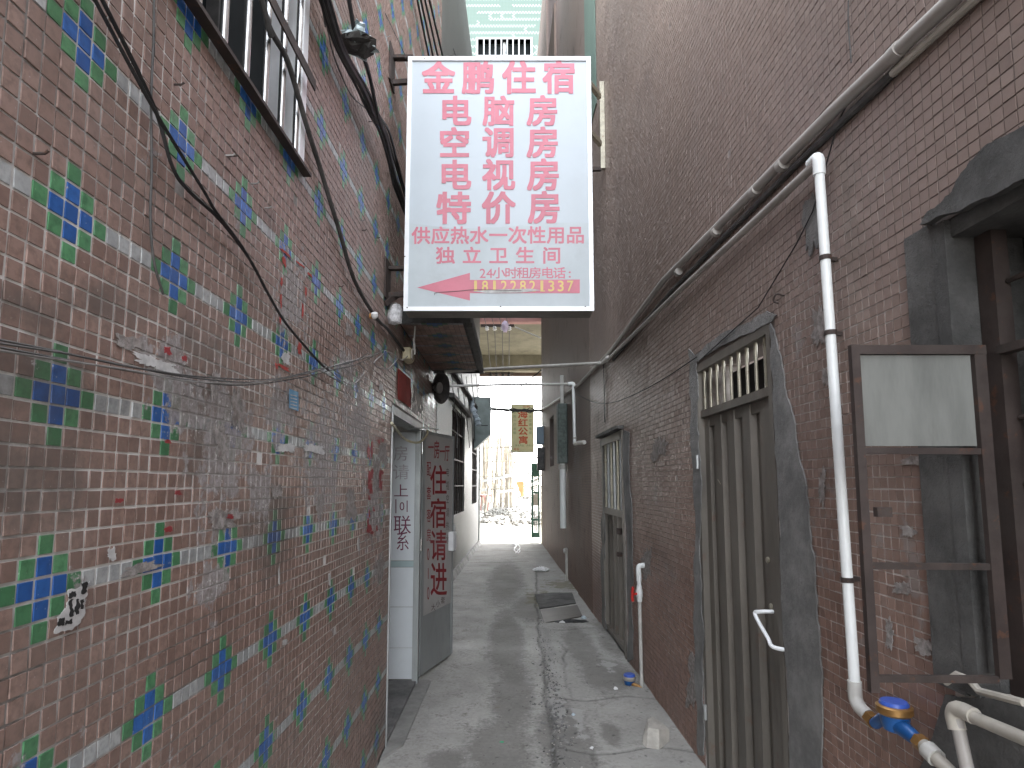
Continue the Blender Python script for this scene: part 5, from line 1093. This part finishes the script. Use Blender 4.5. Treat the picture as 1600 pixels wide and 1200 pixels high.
put('nut', MB().tube([FR.w(FR.at(1434, 1157, -.06)), FR.w(FR.at(1444, 1165, -.06))], .021, 6), mt_brass, WM, world=True)
put('ring', MB().lathe(cw + Vector((0, 0, .004)), (0, 0, 1), [(0, .040), (.006, .046), (.022, .046), (.026, .040)], 24), mt_brass, WM, True, True)
put('lid', MB().lathe(cw + Vector((0, 0, .030)), (0, 0, 1), [(-.003, .037), (.004, .037), (.010, .033)], 24), mt_meter_lid, WM, True, True)
lp_ = thing('outlet_pipe', 'dirty white outlet pipe leaving the big blue water meter at lower right', 'pipe', tuple(FR.W(1480, 1200, -.06)))
q0, q1 = FR.W(1443, 1164, -.06), FR.W(1500, 1222, -.06)
put('pipe', MB().tube([q0, q1, FR.W(1600, 1330, -.06)], .0175, 12), mt_pvc_old, lp_, True, True); put('collar', MB().tube([q0.lerp(q1, .12), q0.lerp(q1, .38)], .0235, 12), mt_pvc_dull, lp_, True, True)
l2 = thing('riser_pipe', 'dirty cream elbow pipe crossing below the window at the lower right edge', 'pipe', tuple(FR.W(1510, 1200, -.06)))
put('pipe', MB().tube([FR.W(1494, 1122, -.07), FR.W(1512, 1205, -.07), FR.W(1530, 1290, -.07)], .0145, 12), mt_pvc_grey, l2, True, True)
put('pipe', MB().tube([FR.W(1510, 1116, -.07), FR.W(1600, 1154, -.07), FR.W(1700, 1200, -.07)], .0145, 12), mt_pvc_old, l2, True, True)
put('elbow', MB().tube(catmull([FR.W(1496, 1140, -.07), FR.W(1491, 1118, -.07), FR.W(1497, 1108, -.07), FR.W(1522, 1119, -.07)], 4), .019, 12), mt_pvc_old, l2, True, True)
cable('pipe', rpts([(1478, 1066), (1495, 1054), (1515, 1062), (1530, 1080), (1600, 1098)], .03), .009, mt_pvc_old, 'short curved pale pipe just under the window shutter', 8, 'pipe')
# pipes crossing the alley
p0 = D(750, 577.5, 5.70); p1 = FR.W(941, 567, -.05)
c1 = thing('cross_pipe', 'pale grey pipe crossing the alley from the canopy to the right wall', 'pipe', tuple(p0.lerp(p1, .5)))
put('pipe', MB().tube([p0 - (p1 - p0) * .25, p0, p0.lerp(p1, .5), p1], .0155, 12), mt_pvc_dull, c1, True, True); put('elbow', MB().tube(catmull([p1 - (p1 - p0).normalized() * .05, p1, FR.W(950, 558, -.05)], 4), .020, 10), mt_pvc_dull, c1, True, True)
e1 = FR.W(896, 600, -.05); p2 = D(698, 603.5, 8.8)
c2 = thing('cross_pipe', 'thin white pipe crossing the alley and dropping down the right wall', 'pipe', tuple(e1))
put('pipe', MB().tube([p2, p2.lerp(e1, .5) + Vector((0, 0, .01)), e1], .019, 10), mt_pvc_dull, c2, True, True)
e2 = FR.W(898, 693, -.05); put('pipe', MB().tube([e1 - Vector((0, 0, .02)), e2 + Vector((0, 0, .02))], .024, 10), mt_pvc_white, c2, True, True)
put('elbow', MB().tube(catmull([e1 + (p2 - e1).normalized() * .08, e1, e1 - Vector((0, 0, .08))], 4), .029, 10), mt_pvc_white, c2, True, True)
put('elbow', MB().tube(catmull([e2 + Vector((0, 0, .10)), e2, FR.W(903, 692, -.045), FR.W(913, 691, -.03)], 4), .029, 10), mt_pvc_dull, c2, True, True)
cb = thing('cable_pole', 'dark pole wrapped in cables crossing the alley in front of the yellow sign', 'pole', tuple(D(800, 642, 15.6)))
put('pole', MB().tube([D(745, 637, 15.4), D(800, 641, 15.6), D(847, 642, 15.9)], .035, 8), mt_dkgrey, cb, True, True)
for k in range(3): put('lashing', MB().tube([D(752 + 9.5 * i, 640 + 3.0 * math.sin(i * 2.1 + k * 2) + k * 1.2, 15.55) for i in range(11)], .012, 6), mt_black, cb, True, True)
cable('wire', rpts([(1345, 120), (1310, 190), (1270, 330), (1245, 380), (1185, 480), (1100, 557)], .015), .0028, mt_black, 'thin black wire slanting from the long pipe to the near steel door', cat='wire')
cable('wire', catmull(rpts([(1088, 558), (1040, 590), (1000, 612), (960, 628), (930, 629), (900, 616)], .02), 6), .004, mt_black, 'thin black wire sagging over the far barred door', cat='wire')
cable('wire', rpts([(943, 565), (945, 660)], .012), .005, mt_black, 'thin vertical wire above the far barred door', cat='wire')
cable('wire', rpts([(1326, -10), (1325, 30), (1330, 98)], .012), .0022, mt_dkgrey, 'thin wire dangling above the long dusty pipe', cat='wire')
# stand pipe with red valve
TP = thing('standpipe', 'white standpipe with red tap handle rising beside the far barred door', 'pipe', tuple(G(1003, 1078)))
b0 = G(1003, 1078); Yt = b0.y; zt_ = D(1001, 884, Yt).z; zv0, zv1 = D(0, 937, Yt).z, D(0, 918, Yt).z
wx = lambda y: 1.164 - .021 * y
put('pipe', MB().tube([(b0.x, Yt, -.01), (b0.x - .004, Yt, zv0)], .0145, 12), mt_pvc_dull, TP, True, True)
put('valve', MB().lathe((b0.x - .004, Yt, zv0 - .015), (0, 0, 1), [(0, .020), (.03, .021), (.04, .026), (.09, .026), (.10, .021), (.125, .020)], 14), mt_pvc_white, TP, True, True)
put('pipe', MB().tube([(b0.x - .004, Yt, zv1), (b0.x - .006, Yt, zt_ - .02)], .016, 12), mt_pvc_white, TP, True, True)
put('union', MB().tube([(b0.x - .005, Yt, zv1 + .05), (b0.x - .005, Yt, zv1 + .11)], .021, 12), mt_pvc_white, TP, True, True)
put('elbow', MB().tube(catmull([(b0.x - .006, Yt, zt_ - .06), (b0.x - .006, Yt, zt_ - .015), (b0.x + .01, Yt, zt_), (b0.x + .06, Yt + .01, zt_ + .002)], 5), .021, 12), mt_pvc_white, TP, True, True)
hv = Vector((b0.x - .004, Yt, (zv0 + zv1) / 2))
mb = MB(); mb.tube([hv + Vector((-.02, -.01, 0)), hv + Vector((-.055, -.02, 0))], .009, 8); mb.tube([hv + Vector((-.055, -.03, .055)), hv + Vector((-.06, -.02, .02)), hv + Vector((-.058, -.02, 0)), hv + Vector((-.062, -.02, -.025)), hv + Vector((-.055, -.01, -.055))], .012, 8); put('handle', mb, mt_red, TP, True, True)
SM = thing('water_meter', 'small blue water meter on the ground beside the white standpipe', 'water meter', tuple(G(990, 1080)))
c = G(990, 1078) + Vector((-.02, .06, .065))
put('body', MB().lathe(c + Vector((0, 0, -.07)), (0, 0, 1), [(0, .022), (.012, .036), (.05, .042), (.062, .044)], 18), mt_meter_blue, SM, True, True); put('ring', MB().lathe(c + Vector((0, 0, -.008)), (0, 0, 1), [(0, .046), (.008, .050), (.024, .050), (.03, .044)], 20), mt_pvc_grey, SM, True, True); put('lid', MB().lathe(c + Vector((0, 0, .022)), (0, 0, 1), [(0, .046), (.01, .046), (.016, .04)], 20), mt_meter_lid, SM, True, True)
put('neck', MB().tube([c + Vector((.01, -.02, -.03)), (b0.x + .0, Yt - .005, .012)], .018, 10), mt_brass, SM, True, True)
# drain pipes and guard further down the right wall
DP = thing('downpipe', 'white drainpipe running down from a mottled green steel guard', 'pipe', tuple(FR.W(885, 850, -.06)))
g0, g1 = FR.at(880, 632, -.06), FR.at(882, 724, -.06); yq = (g0.y + g1.y) / 2
put('guard', MB().box((-.17, yq - .10, g1.z), (-.004, yq + .16, g0.z), 0, .012), mt_greenpipe, DP, label='mottled green steel guard'); C.objects[-1] if False else None
g_ = DP.children[-1]; g_.data.transform(Matrix.Translation(FR.o) @ Matrix.Rotation(FR.a, 4, 'Z')); g_.data.transform(Matrix.Translation(-DP.location))
put('pipe', MB().tube([FR.w((-.085, yq, g0.z)), FR.w((-.085, yq, g0.z + .5))], .035, 10), mt_pvc_dull, DP, True, True)
put('pipe', MB().tube([FR.w((-.085, yq, g1.z)), FR.w((-.085, yq, FR.at(884, 828, -.085).z))], .052, 12), mt_pvc_white, DP, True, True)
put('collar', MB().tube([FR.w((-.085, yq, g1.z - .02)), FR.w((-.085, yq, g1.z - .10))], .068, 12), mt_pvc_dull, DP, True, True)
LPt = thing('tap_pipe', 'slim pale pipe with small tap near the black rubbish', 'pipe', tuple(FR.W(886, 935, -.05)))
a_, b_ = FR.at(885, 858, -.05), FR.at(887, 940, -.05)
put('pipe', MB().tube([FR.w((-.05, a_.y, a_.z)), FR.w((-.05, a_.y, 0.0))], .022, 10), mt_pvc_dull, LPt, True, True); put('tap', MB().tube([FR.w((-.05, a_.y, a_.z)), FR.w((-.10, a_.y - .16, a_.z + .01)), FR.w((-.10, a_.y - .22, a_.z - .03))], .022, 8), mt_pvc_dull, LPt, True, True); put('joint', MB().box((-.02, -.02, 0), (.02, .02, .06)), mt_pvc_dull, LPt).location = (Vector(FR.w((-.05, a_.y, a_.z * .55))) - LPt.location)
# boxes on the far right corner
for (x0_, y0_, x1_, y1_, lab, off, mtl, yy) in ((838, 666, 850, 694, 'blue grey meter box high on the far right corner', 0, mt_bluebox, 15.6), (839.5, 699, 851, 735, 'dark meter box below the blue grey one on the far right corner', 0, mt_speaker, 15.4)):
    a_, b_ = D(x0_, y0_, yy), D(x1_, y1_, yy); o = thing('meter_box', lab, 'meter box', tuple(b_)); put('case', MB().box((a_.x, yy, b_.z), (b_.x + .12, yy + .35, a_.z), 0, .01), mtl, o, world=True); put('lid', MB().box((a_.x + .02, yy - .02, b_.z + .03), (b_.x, yy - .001, a_.z - .03), 0, .004), mtl, o, world=True)
solo('door_jamb', MB().box((D(846, 800, 16.6).x, 16.55, -.05), (D(852, 800, 16.6).x, 16.75, D(846, 735, 16.6).z)), mt_cream, 'sunlit cream post at the far right corner of the alley', 'post')
# green gate leaf
YG2 = 17.6; a_, b_ = D(830, 724, YG2), D(843.5, 840, YG2)
GT = thing('gate', 'dark green steel gate leaf standing open at the far end', 'gate', (a_.x, YG2, b_.z))
mb = MB(); mb.box((a_.x, YG2, b_.z), (a_.x + .06, YG2 + .05, a_.z)); mb.box((b_.x - .05, YG2, b_.z), (b_.x, YG2 + .05, a_.z))
for yp in (838, 812, 770, 743): z_ = D(0, yp, YG2).z; mb.box((a_.x + .06, YG2 + .002, z_ - .03), (b_.x - .05, YG2 + .048, z_ + .03))
put('frame', mb, mt_gate, GT, world=True)
put('panel', MB().box((a_.x + .06, YG2 + .015, D(0, 790, YG2).z), (b_.x - .05, YG2 + .03, D(0, 772, YG2).z)), mt_pvc_old, GT, world=True)
put('panel', MB().box((a_.x + .06, YG2 + .015, D(0, 837, YG2).z), (b_.x - .05, YG2 + .03, D(0, 832, YG2).z)), mt_gate, GT, world=True)
put('panel', MB().box((a_.x + .06, YG2 + .015, D(0, 742, YG2).z), (b_.x - .05, YG2 + .03, a_.z)), mt_gate, GT, world=True)
for k in range(4):
    xb = a_.x + .07 + (b_.x - a_.x - .13) * (k + .5) / 4
    for y0_, y1_ in ((769, 744), (831, 791)): put('bar', MB().tube([(xb, YG2 + .025, D(0, y0_, YG2).z), (xb, YG2 + .025, D(0, y1_, YG2).z)], .011, 6), mt_pvc_dull if k % 2 else mt_gate, GT, world=True)

# ================================================================ THINGS ON THE GROUND
def rock(c, s, seed, flat=1.0):
    r_ = np.random.default_rng(seed); import bmesh
    bm = bmesh.new(); 
    for _ in range(16): d_ = r_.normal(size=3); d_ /= np.linalg.norm(d_); d_ *= r_.uniform(.75, 1); bm.verts.new((c[0] + d_[0] * s[0], c[1] + d_[1] * s[1], c[2] + d_[2] * s[2] * flat))
    bmesh.ops.convex_hull(bm, input=bm.verts); bm.verts.index_update()
    mb = MB(); mb.add([tuple(v.co) for v in bm.verts], [tuple(v.index for v in f.verts) for f in bm.faces]); bm.free(); return mb
p = G(1026, 1150); fz = floor_z(p.x, p.y)
pts = [(1003, 1152), (1012, 1124), (1020, 1120), (1040, 1133), (1047, 1141), (1031, 1158), (1024, 1160)]
mb = MB(); base = [G(x, y + 8, fz + .01) for x, y in ((1004, 1152), (1013, 1142), (1030, 1140), (1046, 1148), (1030, 1160), (1010, 1157))]
import bmesh as _b
bm = _b.new()
for v in base: bm.verts.new(v - Vector((0, 0, .012)))
for (x, y, dy, h_) in ((1005, 1150, 0, .035), (1012, 1124, .10, .07), (1020, 1120, .12, .075), (1036, 1130, .10, .075), (1046, 1140, .03, .05), (1030, 1140, .0, .085), (1013, 1137, .0, .085), (1028, 1156, -.0, .02)):
    q_ = G(x, y, fz + h_); bm.verts.new(q_)
_b.ops.convex_hull(bm, input=bm.verts); lone = [v for v in bm.verts if not v.link_faces]; _b.ops.delete(bm, geom=lone, context='VERTS'); bm.verts.index_update()
mb = MB(); mb.add([tuple(v.co) for v in bm.verts], [tuple(v.index for v in f.verts) for f in bm.faces]); bm.free()
solo('broken_stone', mb, mt_stone, 'pale broken stone chunk on the concrete near the steel door', 'stone')
def crumple(c, r, seed, mtl, name, label, cat, n=10, sq=.6, group=None, ell=(1, 1)):
    r_ = random.Random(seed); mb = MB(); prof = [(0, .5), (.15, .9), (.4, 1), (.7, .75), (.95, .35), (1, .05)]
    vs = []
    for f_, q_ in prof:
        for j in range(n): an = 2 * math.pi * j / n; rr = r * q_ * r_.uniform(.65, 1.15); vs.append((c.x + rr * math.cos(an) * ell[0], c.y + rr * math.sin(an) * ell[1], c.z - .003 + f_ * r * sq + r_.uniform(-.1, .1) * r))
    mb.add(vs, [(i * n + j, i * n + (j + 1) % n, (i + 1) * n + (j + 1) % n, (i + 1) * n + j) for i in range(len(prof) - 1) for j in range(n)] + [tuple(range(n - 1, -1, -1)), tuple((len(prof) - 1) * n + j for j in range(n))])
    return solo(name, mb, mtl, label, cat, group=group)
def gz(x, y): p_ = G(x, y); p_.z = floor_z(p_.x, p_.y); return p_
crumple(gz(846, 893), .16, 1, mt_cloth_white, 'plastic_bag', 'white crumpled plastic bag against the foot of the right wall', 'bag', 16, .5)
crumple(gz(893, 972), .08, 2, mt_black, 'rubbish_bag', 'flattened black rubbish bag beside the drain covers', 'bag', 14, .4, ell=(2.4, 1))
crumple(gz(878, 974), .035, 3, mt_cloth_white, 'crumpled_paper', 'white crumpled paper ball left of the black rubbish bag', 'paper', 10, .9)
crumple(gz(912, 967), .04, 4, mt_rag, 'crumpled_paper', 'bluish crumpled paper ball right of the black rubbish bag', 'paper', 10, .9)
crumple(gz(962, 1081), .022, 5, mt_cloth_white, 'crumpled_paper', 'small white paper ball on the concrete left of the small blue meter', 'paper', 9, .9)
crumple(gz(896, 1122), .016, 6, mt_rag, 'crumpled_paper', 'bluish white paper ball beside the crack in the concrete', 'paper', 9, .9)
crumple(gz(925, 1173), .026, 16, mt_cloth_white, 'crumpled_paper', 'flattened white paper smear at the near end of the crack', 'paper', 9, .35)
crumple(gz(784, 1160), .012, 7, M('green_plastic', (.03, .34, .16), .4, 0, .1, 20, .1), 'plastic_chip', 'small bright green plastic chip on the concrete', 'litter', 7, .6, ell=(1.6, .8))
crumple(gz(757, 1021), .014, 8, mt_paper, 'paper_scrap', 'small white paper scrap on the concrete in front of the hostel door', 'paper', 7, .3, ell=(1.6, .9))
for k in range(26):
    x, y = R.uniform(640, 1000), R.uniform(930, 1190); p = gz(x, y)
    if -.62 < p.x < .98: crumple(p, R.uniform(.004, .009), 100 + k, R.choice([mt_stone, mt_paper, mt_cement_dark, mt_cement]), 'litter_scrap', 'tiny scrap or pebble lying loose on the stained concrete', 'litter', 6, .6, group='scraps on the alley floor')
# gravel along the broken edge
mb = MB(); rr = np.random.default_rng(8)
for k in range(900):
    y = rr.uniform(2.6, 7.4) if k % 3 else rr.uniform(3.6, 5.6); x = float(edge_x(np.array([y]))[0]) + abs(rr.normal(0, .07)) * (1 if rr.random() < .8 else -1); s_ = rr.uniform(.002, .0075) if k % 9 else rr.uniform(.008, .015)
    z = floor_z(x, y) + s_ * .3; d_ = rr.uniform(-.4, .4, (6, 3))
    mb.add([(x + s_ * (a + d_[i][0]), y + s_ * (b + d_[i][1]), z + s_ * .7 * (c_ + d_[i][2])) for i, (a, b, c_) in enumerate(((1, 0, 0), (-1, 0, 0), (0, 1, 0), (0, -1, 0), (0, 0, 1), (0, 0, -1)))], [(0, 2, 4), (2, 1, 4), (1, 3, 4), (3, 0, 4), (2, 0, 5), (1, 2, 5), (3, 1, 5), (0, 3, 5)], k % 3)
o = put('gravel', mb, [mt_cement, mt_stone, mt_cement_dark]); o['kind'] = 'stuff'; o['label'] = 'loose gravel along the cracked edge of the concrete'
# drain covers
for k, (a_, lab) in enumerate((([(836, 930), (893, 925), (900, 944), (843, 952)], 'far dark wet drain cover slab at the right of the alley'), ([(844, 955), (902, 947), (910, 964), (850, 975)], 'near brownish drain cover slab beside the black rubbish'))):
    pl = [G(x, y, 0) for x, y in a_]; z_ = sum(floor_z(p_.x, p_.y) for p_ in pl) / 4 - .024
    solo('drain_cover', MB().prism([(p_.x, p_.y, z_) for p_ in pl], (0, 0, .035)), [mt_cement_dark, M('wet_brown_concrete', (.085, .075, .065), .6, 0, .25, 5, .5)][k], lab, 'drain cover')
# white string
for k in range(3):
    p = [gz(806 + R.uniform(-4, 8), 849 + 4 * i + R.uniform(-1, 1)) + Vector((0, 0, .015)) for i in range(5)]; cable('string', catmull(p, 5), .012, mt_cloth_white, 'tangled white string lying at the sunlit far end of the floor', 5, 'string', 'white strings on the floor')

# ================================================================ SITE BEYOND THE ALLEY
SC = thing('bamboo_scaffold', 'bamboo pole scaffold standing on the sunlit site beyond the alley', 'scaffold', (-.6, 33, 0))
rr = random.Random(4)
for k in range(34):
    x = D(752 + 48 * rr.random() ** 1.1, 700, 33).x; y = 33 + rr.uniform(-1.2, 1.8); top = D(0, rr.uniform(676, 712), y).z
    put('pole', MB().tube([(x, y, -.05), (x + rr.uniform(-.25, .25), y + rr.uniform(-.3, .3), top)], rr.uniform(.04, .07), 6), mt_bamboo if k % 3 else mt_timber, SC, world=True)
for k, yp in enumerate((700, 722, 745, 765)):
    z_ = D(0, yp, 32).z; put('pole', MB().tube([(D(750, 0, 32).x, 32, z_), (D(806, 0, 32).x, 32.2, z_ + .08)], .05, 6), mt_bamboo, SC, world=True)
HP = thing('timber_pile', 'heap of broken timber and planks beyond the alley', 'timber pile', (.6, 36, 0))
for k in range(46):
    x = D(rr.uniform(790, 836), 0, 36).x; y = 36 + rr.uniform(-2, 2); z_ = D(0, rr.uniform(712, 782), y).z; an = rr.uniform(-.9, .9); L_ = rr.uniform(.5, 1.6); d_ = Vector((math.cos(an), rr.uniform(-.4, .4), math.sin(an))) * L_ / 2; c = Vector((x, y, max(z_, .15)))
    put('plank', MB().bar(c - d_, c + d_, rr.uniform(.06, .2), rr.uniform(.03, .08)), rr.choice([mt_timber, mt_timber, mt_bamboo, mt_tarp, mt_cement_dark]), HP, world=True)
for k, (x0_, y0_, x1_, y1_, w_, lab, mtl) in enumerate(((752, 752, 815, 740, .22, 'long pale plank lying across the timber in front of the scaffold', mt_tarp), (776, 769, 806, 766, .28, 'short pale beam resting low at the middle of the site', mt_tarp), (752, 766, 764, 765, .35, 'pale beam end at the left edge of the site', mt_tarp), (790, 742, 836, 752, .30, 'white metal sheet lying over the timber on the right', mt_tarp))):
    Y_ = 29 + k; solo('plank', MB().bar(D(x0_, y0_, Y_), D(x1_, y1_, Y_), w_, .12), mtl, lab, 'plank')
a_ = D(806, 752, 30); solo('orange_board', MB().prism([D(806, 752, 30), D(818, 752, 30.1), D(819, 775, 30.1), D(815, 777, 30)], (0, .06, 0)), mt_orange, 'orange board leaning among the debris', 'board')
tb = thing('work_bench', 'reddish wooden bench frame at the left edge of the site', 'bench', tuple(D(756, 795, 27)))
put('top', MB().bar(D(749, 775, 27), D(764, 774, 27.4), .4, .1), mt_pinkwall, tb, world=True)
for x0_, x1_ in ((752, 751), (757, 760), (763, 762)): put('leg', MB().bar(D(x0_, 775, 27), D(x1_, 798, 27), .06, .06), mt_pinkwall, tb, world=True)
cable('stake', [D(758, 800, 26.5), D(764, 758, 26.8)], .06, mt_bamboo, 'bamboo stake leaning against the reddish bench', 6, 'stake')
# rubble mound
mb = MB(); nx_, ny_ = 40, 40; x_ = np.linspace(-1.6, 2.6, nx_); y_ = np.linspace(24, 40, ny_); X_, Y_ = np.meshgrid(x_, y_); Hm = np.clip((Y_ - 25) * .06, 0, .8) * (.6 + .8 * fbm(X_, Y_, .8, 71)) + .14 * fbm(X_, Y_, 4, 77) - .12
mb.add(np.stack([X_, Y_, Hm], -1).reshape(-1, 3).tolist(), [(j * nx_ + i, j * nx_ + i + 1, (j + 1) * nx_ + i + 1, (j + 1) * nx_ + i) for j in range(ny_ - 1) for i in range(nx_ - 1)])
for k in range(500):
    x, y = rr.uniform(-1.4, 2.0), rr.uniform(24.5, 36); h = .06 * (y - 25) * .8 if y > 25 else 0; s_ = rr.uniform(.03, .12); mb.add([(x + s_ * (a + rr.uniform(-.3, .3)), y + s_ * (b + rr.uniform(-.3, .3)), h + s_ * (c_ + rr.uniform(-.3, .3))) for a, b, c_ in ((1, 0, 0), (-1, 0, 0), (0, 1, 0), (0, -1, 0), (0, 0, .8), (0, 0, -.8))], [(0, 2, 4), (2, 1, 4), (1, 3, 4), (3, 0, 4), (2, 0, 5), (1, 2, 5), (3, 1, 5), (0, 3, 5)])
o = put('rubble', mb, mt_rubble); o['kind'] = 'stuff'; o['label'] = 'pale rubble spread over the sunlit site'
